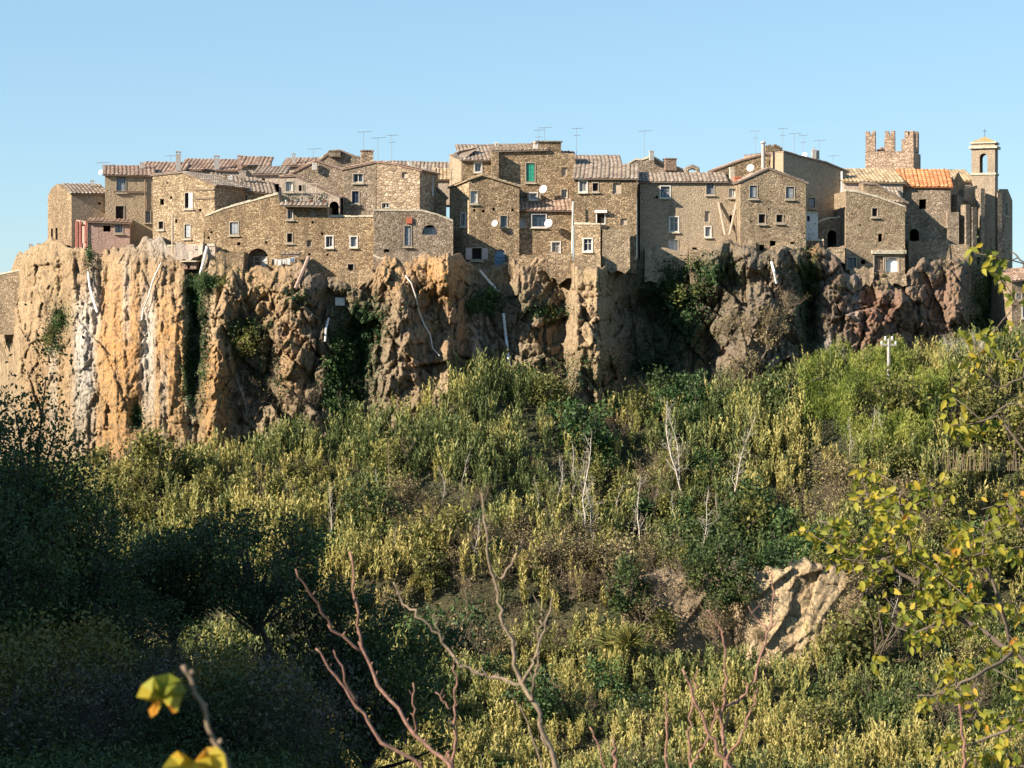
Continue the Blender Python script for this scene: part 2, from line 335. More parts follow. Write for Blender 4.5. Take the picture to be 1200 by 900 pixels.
red = blobs([(725, 450, 20, 40, .8), (1035, 375, 50, 36, .75), (1100, 350, 34, 40, .5), (1085, 400, 70, 30, .6), (540, 385, 22, 50, .5), (490, 400, 14, 60, .35), (1000, 320, 40, 20, .4)])
moss = np.maximum(blobs([(232, 400, 12, 120, .9), (290, 385, 30, 20, .9), (410, 420, 40, 90, .7), (600, 350, 60, 14, .6), (780, 370, 60, 90, .75), (820, 330, 60, 40, .6), (945, 380, 20, 100, .7), (1160, 370, 30, 100, .8), (640, 440, 90, 30, .6), (70, 370, 16, 30, .5)]), sm(380, 470, PYf)*.35)
o1 = np.ones_like(PXf)
cm = npmesh('cliff', V, gridquads(V.shape[0], V.shape[1])[:, ::-1], smooth=False, attrs={'stain_shadeA': np.stack([orange, white, grey, o1], -1), 'stainB': np.stack([red, moss, 0*o1, o1], -1)})
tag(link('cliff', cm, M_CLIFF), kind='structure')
# pale outcrop lower on the slope
opx = np.arange(728, 1012, 1.5); opy = np.linspace(0, 1, 90)
OPX = np.tile(opx, (90, 1)); otop = 668+10*(fbm(opx*.06, 0, 0, 3, 81)-.5)*2+np.where(opx < 860, 8, 0)+sm(985, 1011, opx)*30+(1-sm(728, 760, opx))*20
OPY = otop+(790-otop)*opy[:, None]
OY = 166.3 - .6*np.exp(-((OPX-930)/50)**2) - .3*np.exp(-((OPX-800)/30)**2) + .5*np.exp(-((OPX-866)/12)**2) - 1.0 - (OPY-668)*.012 - .7*worley(OPX*.03+OPY*.012, OPY*.018, 83)[0] - .22*worley(OPX*.08+OPY*.03, OPY*.045, 84)[0] - .05*worley(OPX*.25, OPY*.15, 85)[0] - .28*(1-np.abs(2*fbm(OPX*.04, OPY*.03, 0, 6, 84)-1)-.6)+(1-sm(855, 878, OPX))*1.2
orow = [np.stack([(OPX-600)/F*OY, OY, (HZ-OPY)/F*OY], -1)]
top = []
for dy, dz in ((1, .1), (3, .2), (6, -.6)):
    Yj = OY[0]+dy; top.append(np.stack([(opx-600)/F*OY[0], Yj, (HZ-OPY[0])/F*OY[0]+dz], -1))
OV = np.concatenate([np.stack(top[::-1]), orow[0]], 0); n = OV.shape[0]*OV.shape[1]
M_OUT = rockmat('outcrop_rock', (.38, .29, .165), (.48, .38, .235), (.15, .11, .065))
oz = np.zeros((OV.shape[0], OV.shape[1]))
om = npmesh('rock_outcrop', OV, gridquads(OV.shape[0], OV.shape[1])[:, ::-1], smooth=False, attrs={'stain_shadeA': np.stack([oz+.15, oz, np.tile((1-sm(850, 890, opx))*.7, (OV.shape[0], 1)), oz+1], -1), 'stainB': np.stack([oz, oz, oz, oz+1], -1)})  # left end greyed, its shade put into the rock colour
tag(link('rock_outcrop', om, M_OUT), kind='structure')
# ================================================================ materials of the town
SW = stone('stone_warm', (.33, .225, .125), (.47, .35, .21), (.21, .145, .085), 4.2, 1.5, .55)
SL = stone('stone_light', (.40, .285, .165), (.54, .42, .27), (.28, .2, .12), 4.2, 1.4, .4)
SG = stone('stone_grey_rubble', (0.306, 0.237, 0.162), (0.423, 0.338, 0.252), (0.198, 0.148, 0.099), 4.4, 1.2, .5)
SB = stone('stone_brown', (.30, .21, .12), (.44, .325, .2), (.19, .14, .085), 3.8, 1.5, .5)
SD = stone('stone_dark', (.275, .20, .12), (.43, .32, .205), (.17, .13, .085), 3.6, 1.5, .5, .22, (.43, .34, .23))
SBLK = stone('tufa_blocks', (0.378, 0.279, 0.180), (0.468, 0.363, 0.252), (0.198, 0.144, 0.099), 1.9, 1.9, .35)
PG = stone('plaster_grey', (.29, .21, .13), (.44, .335, .215), (.18, .14, .095), 3.6, 1.6, .5, .45, (.44, .35, .245))
PY_ = stone('plaster_yellow', (0.324, 0.245, 0.153), (0.414, 0.313, 0.198), (0.216, 0.152, 0.090), 2.6, 1.5, .35, .9, (0.450, 0.346, 0.225), .3)
PC = stone('plaster_cream', (0.378, 0.304, 0.234), (0.450, 0.372, 0.297), (0.270, 0.211, 0.162), 2.6, 1.5, .3, .9, (0.495, 0.406, 0.324))
PP = stone('plaster_pink', (0.378, 0.254, 0.198), (0.450, 0.321, 0.252), (0.270, 0.186, 0.144), 2.6, 1.5, .2, 1.0, (0.450, 0.304, 0.243), .2)
BRK = stone('brick_reddish', (0.324, 0.203, 0.144), (0.423, 0.279, 0.198), (0.270, 0.203, 0.162), 4.2, 2.2, .3)
def tilemat(name, a, bcol, c3, lich=.5):
    m, ns, ls, b = mat(name); at = N(ns, 'ShaderNodeAttribute', attribute_name='tint'); ob = N(ns, 'ShaderNodeTexCoord').outputs['Object']
    c = ramp(ns, ls, at.outputs['Fac'], [(0, a), (.5, bcol), (1, c3)])
    c = mixc(ns, ls, ramp(ns, ls, noise(ns, ls, ob, .9, 6, .7), [(.45, 0.0), (.62, lich)]), c, (.33, .30, .25))
    c = mixc(ns, ls, ramp(ns, ls, noise(ns, ls, ob, 3.5, 5, .7), [(.52, 0.0), (.7, .6)]), c, (.13, .11, .09))
    ls.new(c, b.inputs['Base Color']); b.inputs['Roughness'].default_value = .85; return m
TB = tilemat('tiles_brown', (.19, .115, .08), (.36, .24, .17), (.50, .37, .28), .3)
TG = tilemat('tiles_grey', (.17, .12, .09), (.32, .245, .18), (.44, .365, .285), .4)
TO = tilemat('tiles_orange', (.38, .13, .05), (.60, .23, .08), (.66, .34, .16), .12)
TY_ = tilemat('tiles_ochre', (.26, .18, .10), (.45, .34, .19), (.56, .46, .30), .35)
M_FR = plain('frame_white', (.50, .48, .44), .5); M_FB = plain('frame_blue', (.05, .07, .12), .5); M_FD = plain('frame_brown', (.10, .065, .045), .6)
M_SUR = plain('surround_plaster', (.38, .33, .26), .85); M_SURW = plain('surround_white', (.60, .57, .52), .8)
M_GRN = plain('shutter_green', (.03, .30, .19), .5, 0, .1); M_PKS = plain('shutter_pale_wood', (.48, .38, .35), .6); M_GRS = plain('shutter_sky_pane_grey', (.28, .31, .34), .6)
M_BLU = plain('door_blue', (.16, .25, .36), .6); M_WD = plain('wood_weathered', (.22, .16, .11), .8); M_WDL = plain('wood_pale', (.42, .34, .26), .8); M_CURT = plain('curtain_white', (.6, .6, .58), .8)
M_CURT2 = plain('curtain_dim', (.25, .25, .25), .5); M_IRON = plain('iron_dark', (.05, .045, .042), .6); M_ALU = plain('aluminium', (.45, .46, .47), .4, .6); M_WHT = plain('white_enamel', (.78, .78, .76), .5); M_PIPE = plain('pipe_pale', (.66, .63, .57), .5)
M_ASH = plain('concrete_grey', (.38, .36, .33), .9); M_RED = plain('red_terracotta', (.45, .13, .07), .7); M_COP = plain('coping_lichen', (.50, .44, .33), .95, 0, .35)
M_DKR = plain('red_paint_faded', (.38, .12, .09), .7)
m, ns, ls, b = mat('window_glass'); b.inputs['Base Color'].default_value = (.035, .05, .07, 1); b.inputs['Roughness'].default_value = .12; b.inputs['Specular IOR Level'].default_value = .8; M_GL = m
m, ns, ls, b = mat('dark_interior'); b.inputs['Base Color'].default_value = (.012, .011, .010, 1); b.inputs['Roughness'].default_value = 1; M_DK = m  # near-black sheet colour standing in for the unlit space inside openings

class Plane:
    """a wall plane through image column px at depth Y, turned by yaw (positive: faces right)"""
    def __init__(s, px, Y, yaw):
        s.a = Vector(((px-600)/F*Y, Y, 0)); t = math.radians(yaw); s.yaw = t
        s.d = Vector((math.cos(t), math.sin(t), 0)); s.n = Vector((math.sin(t), -math.cos(t), 0))
    def sz(s, px, py):
        k = (px-600)/F; q = (k*s.a.y-s.a.x)/(s.d.x-k*s.d.y); Y = s.a.y+q*s.d.y
        return Vector((q, (HZ-py)/F*Y))
    def P(s, q, z, dep=0.0): return s.a+s.d*q+Vector((0, 0, z))-s.n*dep
    def pt(s, px, py, dep=0.0): v = s.sz(px, py); return s.P(v.x, v.y, dep)

def tiles(mb, E0, E1, R1, R0, pitch=.46, amp=.10, th=.14):
    """corrugated sheet of clay tiles between an eave and a ridge, with thickness"""
    E0, E1, R0, R1 = map(Vector, (E0, E1, R0, R1)); U = (E1-E0).length; Vv = (R0-E0).length
    nrm = (E1-E0).cross(R0-E0).normalized()
    if nrm.z < 0: nrm = -nrm
    nc = max(2, round(U/pitch)); nv = max(2, round(Vv/.55)); sub = 4
    cols = nc*sub+1; n0 = len(mb.v)
    prof = [0.0, .75, 1.0, .75]
    jit = [random.uniform(-.03, .03) for _ in range(nc+1)]
    for j in range(nv+1):
        for side in ((0, 1) if 0 < j < nv else (0,)):
            t = j/nv; lift = .0 if side == 0 else .055
            for i in range(cols):
                u = i/(cols-1); p = E0.lerp(E1, u).lerp(R0.lerp(R1, u), t)
                sag = -.05*math.sin(u*3.1+2*E0.x)*math.sin(t*3.14)
                mb.v.append(tuple(p+nrm*(amp*prof[i % sub]*(1 if i < cols-1 else 0)+jit[i//sub]+sag+lift+random.uniform(-.012, .012))))
    lines = nv*2; 
    for l in range(lines-1):
        for i in range(cols-1):
            a = n0+l*cols+i; mb.f.append((a, a+1, a+cols+1, a+cols))
            row = (l+1)//2; h = math.sin((i//sub)*12.9898+row*78.233+E0.x*3)*43758.5453
            mb.t.append(min(1, max(0, (h-math.floor(h))*.8 + (.2 if i % sub in (1, 2) else -.12))))  # crests lighter, channels darker: groove shade put into the tile tint
    # underside and edges
    n = len(mb.v)
    for p in (E0, E1, R1, R0): mb.v.append(tuple(p-nrm*th))
    for p in (E0, E1, R1, R0): mb.v.append(tuple(p+nrm*.01))
    for q in ((0, 3, 2, 1), (0, 1, 5, 4), (1, 2, 6, 5), (2, 3, 7, 6), (3, 0, 4, 7)):
        mb.f.append(tuple(n+i for i in q)); mb.t.append(.1)

def archpts(x0, y0, x1, y1, k=8):
    r = (x1-x0)/2; cx = (x0+x1)/2; top = y0+r if y1-y0 > r else (y0+y1)/2
    pts = [(x1, y1), (x1, top)] + [(cx+r*math.cos(math.pi*i/k), top-(top-y0)*math.sin(math.pi*i/k)) for i in range(1, k)] + [(x0, top), (x0, y1)]
    return pts

WT = {  # kind: (frame material or None, infill, surround material or None, mullion, shutters)
 'glass': (M_FR, M_GL, M_SUR, 1, None), 'glassw': (M_FR, M_GL, M_SURW, 1, None), 'blue': (M_FB, M_GL, M_SUR, 1, None), 'bluew': (M_FB, M_GL, M_SURW, 1, None),
 'dark': (M_FD, M_DK, M_SUR, 0, None), 'bare': (None, None, None, 0, None), 'hole': (None, None, None, 0, None), 'green': (M_SUR, M_GRN, M_SUR, 0, 'closed'),
 'grey': (M_FD, M_GRS, M_SUR, 1, 'closed'), 'white': (M_FR, M_CURT, M_SUR, 1, None), 'half': (M_FD, M_DK, M_SUR, 0, 'right'), 'blocked': (M_SUR, M_WD, None, 0, None),
 'faded': (M_SUR, M_WDL, None, 0, None), 'pink': (M_FD, M_DK, M_SUR, 0, 'open'), 'doorb': (M_BLU, M_BLU, M_SURW, 1, None), 'doorw': (M_WD, M_CURT, M_SUR, 1, None), 'door': (M_FD, M_WD, M_SUR, 1, None), 'doord': (M_FD, M_DK, M_WHT, 0, None),
 'garage': (M_SUR, M_WHT, M_SUR, 0, None), 'arch': (None, None, None, 0, None), 'archdoor': (M_FD, M_WDL, None, 1, None)}

def bars(mb, pl, q0, z0, q1, z1, w, dep, t, mull=0):
    """four bars round a rectangle on a wall plane, and a mullion"""
    def bar(a, b, c, d):
        P = [pl.P(a, b, dep), pl.P(c, b, dep), pl.P(c, d, dep), pl.P(a, d, dep)]; Q = [p+pl.n*t for p in P]
        n = len(mb.v); mb.v += [tuple(p) for p in P+Q]
        for q in ((4,5,6,7),(0,1,5,4),(1,2,6,5),(2,3,7,6),(3,0,4,7)): mb.f.append(tuple(n+i for i in q))
    bar(q0, z0, q0+w, z1); bar(q1-w, z0, q1, z1); bar(q0+w, z1-w, q1-w, z1); bar(q0+w, z0, q1-w, z0+w)
    if mull:
        c = (q0+q1)/2; bar(c-w*.4, z0+w, c+w*.4, z1-w)
        if z1-z0 > 1.2: zz = z0+(z1-z0)*.62; bar(q0+w, zz-w*.3, c-w*.4, zz+w*.3); bar(c+w*.4, zz-w*.3, q1-w, zz+w*.3)

def opening_parts(parent, pl, x0, y0, x1, y1, kind, rd):
    fr, inf, sur, mull, sh = WT[kind]
    a = pl.sz(x0, y1); b = pl.sz(x1, y0); q0, z0, q1, z1 = a.x, a.y, b.x, b.y
    if kind in ('bare', 'hole', 'arch'): return
    isdoor = kind.startswith('door') or kind in ('archdoor', 'garage')
    nm = 'door' if isdoor else 'window'
    if kind == 'archdoor': z1 -= (z1-z0)*.12
    mb = MB(); bars(mb, pl, q0, z0, q1, z1, .09, rd-.02, .07, mull)
    w = mb.build(nm, fr, parent)
    base = w
    if inf is M_GL: inf = random.Random(int(x0*7)).choice([M_GL, M_GL, M_CURT2, M_GRS])  # the grey choice paints reflected sky onto the pane
    if sur is not None and not isdoor:
        ms = MB(); A_ = pl.P((q0+q1)/2, z0-.19, -.1); ms.box(A_, (q1-q0)/2+.2, .13, .05, pl.yaw); ms.build('sill', M_COP, w)
    mb = MB(); P = [pl.P(q0, z0, rd-.015), pl.P(q1, z0, rd-.015), pl.P(q1, z1, rd-.015), pl.P(q0, z1, rd-.015)]
    Q = [p-pl.n*.03 for p in P]; n = 0; mb.v += [tuple(p) for p in P+Q]; mb.f += [(0,1,2,3),(4,7,6,5),(0,4,5,1),(1,5,6,2),(2,6,7,3),(3,7,4,0)]
    if sh == 'closed':
        for k in (0, 1):
            m2 = MB(); c0 = q0+.09 if k == 0 else (q0+q1)/2+.015; c1 = (q0+q1)/2-.015 if k == 0 else q1-.09
            nl = max(4, int((z1-z0)/.16)); zz0 = z0+.1; st = (z1-z0-.2)/nl
            for i in range(nl):
                za, zb = zz0+i*st, zz0+(i+1)*st*1.0-.015+0*i
                zb = zz0+(i+1)*st-.015
                A = [pl.P(c0, za, rd-.16), pl.P(c1, za, rd-.16), pl.P(c1, zb, rd-.11), pl.P(c0, zb, rd-.11)]; B = [p-pl.n*.02 for p in A]
                n = len(m2.v); m2.v += [tuple(p) for p in A+B]; m2.f += [tuple(n+i2 for i2 in q) for q in ((0,1,2,3),(4,7,6,5),(0,4,5,1),(1,5,6,2),(2,6,7,3),(3,7,4,0))]
            m2.build('shutter', inf, base)
    else:
        mb.build('door_panel' if isdoor else ('curtain' if inf is M_CURT else 'pane'), inf, base)
    if sh in ('open', 'right'):
        for k in ((0, 1) if sh == 'open' else (1,)):
            m2 = MB(); wd = (q1-q0)*(.62 if sh == 'open' else .55)
            c0, c1 = (q0-wd, q0-.02) if k == 0 else (q1+.02, q1+wd)
            if sh == 'right': c0, c1 = q1-wd*.95, q1-.05
            dd = -.04 if sh == 'open' else .02
            A = [pl.P(c0, z0, dd), pl.P(c1, z0, dd), pl.P(c1, z1, dd), pl.P(c0, z1, dd)]; B = [p+pl.n*.05 for p in A]
            m2.v += [tuple(p) for p in A+B]; m2.f += [(3,2,1,0),(4,5,6,7),(0,1,5,4),(1,2,6,5),(2,3,7,6),(3,0,4,7)]
            m2.build('shutter', M_PKS if sh == 'open' else M_CURT, base)
    if sur is not None:
        mb = MB(); t = .13 if sur is M_SURW else .09
        bars(mb, pl, q0-t, z0-t, q1+t, z1+t, t-.004, -.003, .05, 0); mb.build('surround', sur, base)

def facade(parent, top, bot, pl, depth, m, wins=(), rise=0.0, saddle=None, name='wall', rd=.28):
    """prism with a front polygon (pixels) on plane pl, openings cut through the front"""
    poly = [pl.sz(*p) for p in top]+[pl.sz(top[-1][0], bot), pl.sz(top[0][0], bot)]
    nt_ = len(top); loops = [[Vector((p.x, p.y, 0)) for p in poly]]; holes = []
    for x0, y0, x1, y1, kind in wins:
        if kind in ('arch', 'archdoor') or kind == 'garage': h = [pl.sz(*p) for p in archpts(x0, y0, x1, y1)]
        else: h = [pl.sz(x1, y1), pl.sz(x1, y0), pl.sz(x0, y0), pl.sz(x0, y1)]
        holes.append(h); loops.append([Vector((p.x, p.y, 0)) for p in h])
    flat = [p for l in loops for p in l]; mb = MB()
    mb.v = [tuple(pl.P(p.x, p.y, 0)) for p in flat]
    for t in tessellate_polygon(loops): 
        a, b2, c2 = (flat[i] for i in t)
        ar = (b2.x-a.x)*(c2.y-a.y)-(b2.y-a.y)*(c2.x-a.x)
        if abs(ar) < 1e-9: continue
        mb.f.append(tuple(t) if ar > 0 else tuple(t[::-1]))
    for h in holes:
        k = len(h)
        for i in range(k):
            a, b2 = h[i], h[(i+1) % k]
            mb.face([pl.P(a.x, a.y, 0), pl.P(b2.x, b2.y, 0), pl.P(b2.x, b2.y, rd), pl.P(a.x, a.y, rd)])
    back = [pl.P(p.x, p.y+(rise if i < nt_ else 0), depth) for i, p in enumerate(poly)]
    front = [pl.P(p.x, p.y, 0) for p in poly]; k = len(poly)
    for i in range(k):
        j = (i+1) % k
        if saddle and i in (nt_-1, k-1):      # gabled side
            a, b2 = (front[i], front[j]) ; rt = i if i == nt_-1 else j
            mid = pl.P(poly[rt].x, poly[rt].y+saddle, depth/2)
            if i == nt_-1: mb.face([front[i], front[j], back[j], back[i], mid])
            else: mb.face([front[i], front[j], back[j], mid, back[i]])
        else: mb.face([front[j], front[i], back[i], back[j]])
    nb = len(mb.v); mb.v += [tuple(p) for p in back]
    for t in tessellate_polygon([loops[0]]): mb.f.append(tuple(nb+i for i in t))
    o = mb.build(name, m, parent)
    for x0, y0, x1, y1, kind in wins: opening_parts(parent, pl, x0, y0, x1, y1, kind, rd-.04)
    return o

def chimney(parent, px, pt_, pb, w, Y, m, style='cap'):
    b0 = ray(px, pb, Y); t = ray(px, pt_, Y); hw = w/F*Y/2; mb = MB(); H = t.z-b0.z
    if style == 'pipe':
        mb.tube([b0, t-Vector((0, 0, .3))], hw, 10); mb.tube([t-Vector((0, 0, .3)), t-Vector((0, 0, .2)), t], [hw*1.5, hw*1.5, hw*.5], 10)
    else:
        mb.box((b0.x, b0.y, b0.z+(H-.35)/2), hw, hw*.9, (H-.35)/2, .15)
        if style == 'cap':
            for sx in (-1, 1): mb.box((b0.x+sx*hw*.75, b0.y, t.z-.25), hw*.2, hw*.8, .1, .15)
            mb.box((b0.x, b0.y, t.z-.1), hw*1.2, hw*1.1, .05, .15); mb.box((b0.x, b0.y, t.z-.01), hw*.7, hw*.7, .04, .15)
        elif style == 'pots':
            for sx in (-.5, .5): mb.tube([(b0.x+sx*hw, b0.y, t.z-.4), (b0.x+sx*hw, b0.y, t.z)], hw*.32, 8)
            mb.box((b0.x, b0.y, t.z-.33), hw*1.15, hw*1.0, .04, .15)
        else: mb.box((b0.x, b0.y, t.z-.28), hw*1.12, hw*1.0, .07, .15)
    return mb.build('chimney', m, parent)

def mono_roof(parent, pl, x0, y0, x1, y1, depth, rise, m, ov=.35, name='roof'):
    """one slope falling towards the viewer; px points of the two eave ends"""
    a, b2 = pl.sz(x0, y0), pl.sz(x1, y1); sl = rise/depth; mb = MB(); up = .10
    E0 = pl.P(a.x-.25, a.y-sl*ov+up, -ov); E1 = pl.P(b2.x+.25, b2.y-sl*ov+up, -ov)
    R0 = pl.P(a.x-.25, a.y+rise+up, depth+.05); R1 = pl.P(b2.x+.25, b2.y+rise+up, depth+.05)
    tiles(mb, E0, E1, R1, R0); return mb.build(name, m, parent)
def rise_for(pl, px, py_eave, py_ridge, depth):
    v = pl.sz(px, py_eave); Yr = pl.P(v.x, 0, depth).y
    return (HZ-py_ridge)/F*Yr-v.y

def house(name, label, top, bot, px, Y, yaw, depth, m, wins=(), roof=None, rm=TB, ridge=None, cat='house', eave=None, more=None):
    pl = Plane(px, Y, yaw)
    xs_ = np.linspace(top[0][0], top[-1][0], 9); lo_ = float(np.max(T(xs_)))+16
    if bot > lo_ and name not in ('roadside_house', 'cave_parapet') and 30 < px < 1120: bot = lo_
    c = pl.sz((top[0][0]+top[-1][0])/2, bot); base = pl.P(c.x, c.y, depth/2)
    e = empty(name, base); tag(e, label, cat)
    rise = 0.0; sad = None
    if roof == 'mono' and ridge is not None: rise = max(.2, rise_for(pl, (top[0][0]+top[-1][0])/2, (top[0][1]+top[-1][1])/2, ridge, depth))
    if roof == 'saddle': sad = max(.2, rise_for(pl, (top[0][0]+top[-1][0])/2, (top[0][1]+top[-1][1])/2, ridge, depth/2))
    facade(e, top, bot, pl, depth, m, wins, rise, sad)
    if roof == 'mono':
        (x0, y0), (x1, y1) = top[0], top[-1]
        mono_roof(e, pl, x0, y0, x1, y1, depth, rise, rm)
    elif roof == 'saddle':
        (x0, y0), (x1, y1) = top[0], top[-1]
        mono_roof(e, pl, x0, y0, x1, y1, depth/2, sad, rm)
        a, b2 = pl.sz(x0, y0), pl.sz(x1, y1); mb = MB()
        tiles(mb, pl.P(b2.x+.25, b2.y, depth+.3), pl.P(a.x-.25, a.y, depth+.3), pl.P(a.x-.25, a.y+sad+.1, depth/2+.06), pl.P(b2.x+.25, b2.y+sad+.1, depth/2+.06)); mb.build('roof', rm, e)
    elif roof == 'gf':
        segs = [pl.sz(*p) for p in top]
        for i in range(len(segs)-1):
            p, q = segs[i], segs[i+1]
            if abs(q.y-p.y) < .02*abs(q.x-p.x) and False: continue
            lo, hi = (p, q) if p.y < q.y else (q, p); d = (lo-hi).normalized()
            first = i == 0; last = i == len(segs)-2
            le = lo+d*(.3 if (first and lo is p) or (last and lo is q) else 0)
            mb = MB(); o = .12
            tiles(mb, pl.P(le.x, le.y+.17, -o), pl.P(le.x, le.y+.17, depth), pl.P(hi.x, hi.y+.17, depth), pl.P(hi.x, hi.y+.17, -o), th=.15); mb.build('roof', rm, e)
    elif roof == 'cope':
        segs = [pl.sz(*p) for p in top]; mb = MB()
        for i in range(len(segs)-1):
            p, q = segs[i], segs[i+1]; n = max(1, int((q-p).length/.8))
            for k in range(n):
                a, b2 = p.lerp(q, k/n), p.lerp(q, (k+.97)/n); h = .13+random.random()*.12
                A = [pl.P(a.x, a.y-.02, -.07), pl.P(b2.x, b2.y-.02, -.07), pl.P(b2.x, b2.y+h, -.05), pl.P(a.x, a.y+h, -.05)]
                B = [pl.P(a.x, a.y-.02, .5), pl.P(b2.x, b2.y-.02, .5), pl.P(b2.x, b2.y+h, .46), pl.P(a.x, a.y+h, .46)]
                n0 = len(mb.v); mb.v += [tuple(v) for v in A+B]; mb.f += [tuple(n0+z for z in qd) for qd in ((0,1,2,3),(5,4,7,6),(1,5,6,2),(4,0,3,7),(3,2,6,7),(4,5,1,0))]
        mb.build('coping', M_COP, e)
    return e, pl

# ================================================================ the houses, left to right (front row)
H = {}
def hs(key, *a, **k): H[key] = house(*a, **k); return H[key]
e, pl = hs('h0', 'stone_wall', 'dark grey rubble wall sloping below the cliff at the left edge of the photo', [(-30, 325), (0, 322), (34, 315)], 392, 0, 226, -10, 6, SD, roof='cope', cat='wall')
e, pl = hs('hut', 'stone_hut', 'tiny stone hut with a chimney poking out at the left end of the cliff', [(16, 318), (30, 300), (40, 303)], 330, 16, 231, -10, 3, SL, roof='gf', rm=TG, cat='hut')
chimney(e, 36, 286, 304, 4, 232, M_ASH)
# h1: leftmost house, bright gable side and grey front
e = empty('stone_house', ray(90, 290, 221)); tag(e, 'leftmost tile-roofed house, sunny rubble side and grey shaded plaster front', 'house'); H['h1'] = (e, None)
plf = Plane(84, 217, 24); pls = Plane(84, 217, -58)
facade(e, [(84, 227), (126, 227)], 305, plf, 4.8, PG, [(115, 237, 118, 240, 'hole')], rise=rise_for(plf, 100, 227, 216, 4.8))
facade(e, [(56, 230), (60, 221), (67, 215.5), (83.7, 226)], 305, pls, 2.2, SW, [(59.5, 268, 62, 281, 'hole'), (65, 267, 67.5, 281, 'hole')])
mono_roof(e, plf, 84, 227, 125, 227, 4.8, rise_for(plf, 100, 227, 216.5, 4.8), TG)
mb = MB(); p = ray(75, 232, 218.5)
chimney(e, 108, 211, 218, 4, 221, M_ASH)
e, pl = hs('h2', 'plaster_house', 'weathered yellow plastered house with a large dark-shuttered upper window', [(123, 205), (180, 206)], 290, 123, 217.5, 12, 5.5, PY_,
    [(136.5, 207.5, 147, 224.5, 'grey'), (135.5, 241.5, 145, 258, 'dark'), (170, 248, 176, 260, 'grey')], 'mono', TB, 195)
mb = MB(); a, b2 = pl.sz(133, 226), pl.sz(170, 226)
bars(mb, pl, a.x, a.y, b2.x, a.y+.24, .1, -.003, .14); mb.build('string_course', M_WD, e)
mb = MB(); a, b2 = pl.pt(170, 206, -.12), pl.pt(170, 262, -.12); mb.tube([a, b2], .07); mb.build('downpipe', M_WD, e)
e, pl = hs('h3', 'stone_house', 'tall pale tufa house with a narrow half-open white shutter on the upper left', [(179, 206.5), (214, 203), (251.5, 217.5)], 305, 179, 210.5, -22, 8.5, SL,
    [(216.8, 226, 226, 244, 'half'), (187.5, 233, 192, 240, 'bare'), (186, 259.5, 191.5, 268.5, 'dark'), (216.5, 263, 223, 279, 'grey'), (199, 230, 202, 233, 'hole'), (233, 244.5, 236, 248, 'hole'), (205, 257, 208, 261, 'hole'), (195, 213.5, 197, 215.5, 'hole')], 'gf', TG)
for yy in (223.5, 233.5):
    mb = MB(); a, b2 = pl.sz(228, yy), pl.sz(251, yy+.3); bars(mb, pl, a.x, a.y, b2.x, a.y+.2, .09, -.003, .1); mb.build('string_course', M_WD, e)
e, pl = hs('h3b', 'stone_house', 'low shaded brown annexe with pale lichen roof behind the sloping rubble parapet', [(252, 219), (300, 224), (322, 228)], 262, 252, 213, 12, 6, SD,
    [(283, 229, 290, 237, 'dark')], 'mono', TG, 208)
chimney(e, 264, 204, 220, 5, 213.5, SD); chimney(e, 269, 204, 217, 6, 216, M_SURW, 'box'); chimney(e, 284, 198, 209, 8, 217, PC, 'box')
mb = MB(); mb.tube([ray(263, 246, 211), ray(263, 236, 211)], .17, 8); mb.tube([ray(263, 236.5, 211), ray(263, 234, 211)], [.26, .05], 8); mb.build('chimney', M_PIPE, e)
e, pl = hs('h4', 'rubble_house', 'long rubble house with sloping parapet over the big arched doorway', [(240, 254), (262, 245), (326, 227.5), (327.8, 240)], 345, 240, 207.5, -9, 7, SW,
    [(269.5, 260.5, 279.3, 274.7, 'grey'), (290, 291, 314.5, 316, 'arch'), (278, 284, 281.5, 287.5, 'hole'), (310.5, 282.5, 313.5, 285.5, 'hole'), (243, 277, 246, 280, 'hole'), (246.5, 271, 249, 273.5, 'hole')], 'cope')
a = pl.sz(294, 316); b2 = pl.sz(311, 300)
mb = MB(); bars(mb, pl, a.x, a.y, b2.x, b2.y, .14, 1.0, .12, 1); w = mb.build('door', M_WDL, e)
mb = MB(); c0 = (a.x+b2.x)/2+.1; mb.face([pl.P(c0, a.y, .95), pl.P(b2.x, a.y, .95), pl.P(b2.x, b2.y, .95), pl.P(c0, b2.y, .95)]); mb.face([pl.P(b2.x, a.y, .99), pl.P(c0, a.y, .99), pl.P(c0, b2.y, .99), pl.P(b2.x, b2.y, .99)]); mb.build('door_panel', M_CURT, w)
mb = MB(); A0 = pl.sz(286, 316); A1 = pl.sz(319, 288)
mb.face([pl.P(A0.x, A0.y, 1.1), pl.P(A1.x, A0.y, 1.1), pl.P(A1.x, A1.y, 1.1), pl.P(A0.x, A1.y, 1.1)]); mb.face([pl.P(A1.x, A0.y, 1.3), pl.P(A0.x, A0.y, 1.3), pl.P(A0.x, A1.y, 1.3), pl.P(A1.x, A1.y, 1.3)]); mb.build('porch_wall', SD, e)
e, pl = hs('h4b', 'rubble_house', 'wide sunlit rubble house under the railed terrace with three white-framed windows', [(328, 241), (384, 242), (384.5, 254.5), (437.5, 254)], 352, 328, 205.8, -2, 7, SW,
    [(337, 246, 343, 256.5, 'glass'), (336.5, 273.5, 342.5, 284, 'dark'), (363.5, 246, 370, 253.5, 'faded'), (359.5, 281.5, 365.5, 289.5, 'blocked'), (382, 277, 389.7, 289.5, 'glassw'), (411, 277.5, 418, 289, 'glassw'), (407.5, 309.5, 414.5, 317.5, 'dark'),
     (365, 259, 368, 262, 'hole'), (376, 272.5, 379, 275.5, 'hole'), (361, 296.5, 364, 299.5, 'hole'), (382.5, 297, 385, 300, 'hole')], 'cope')
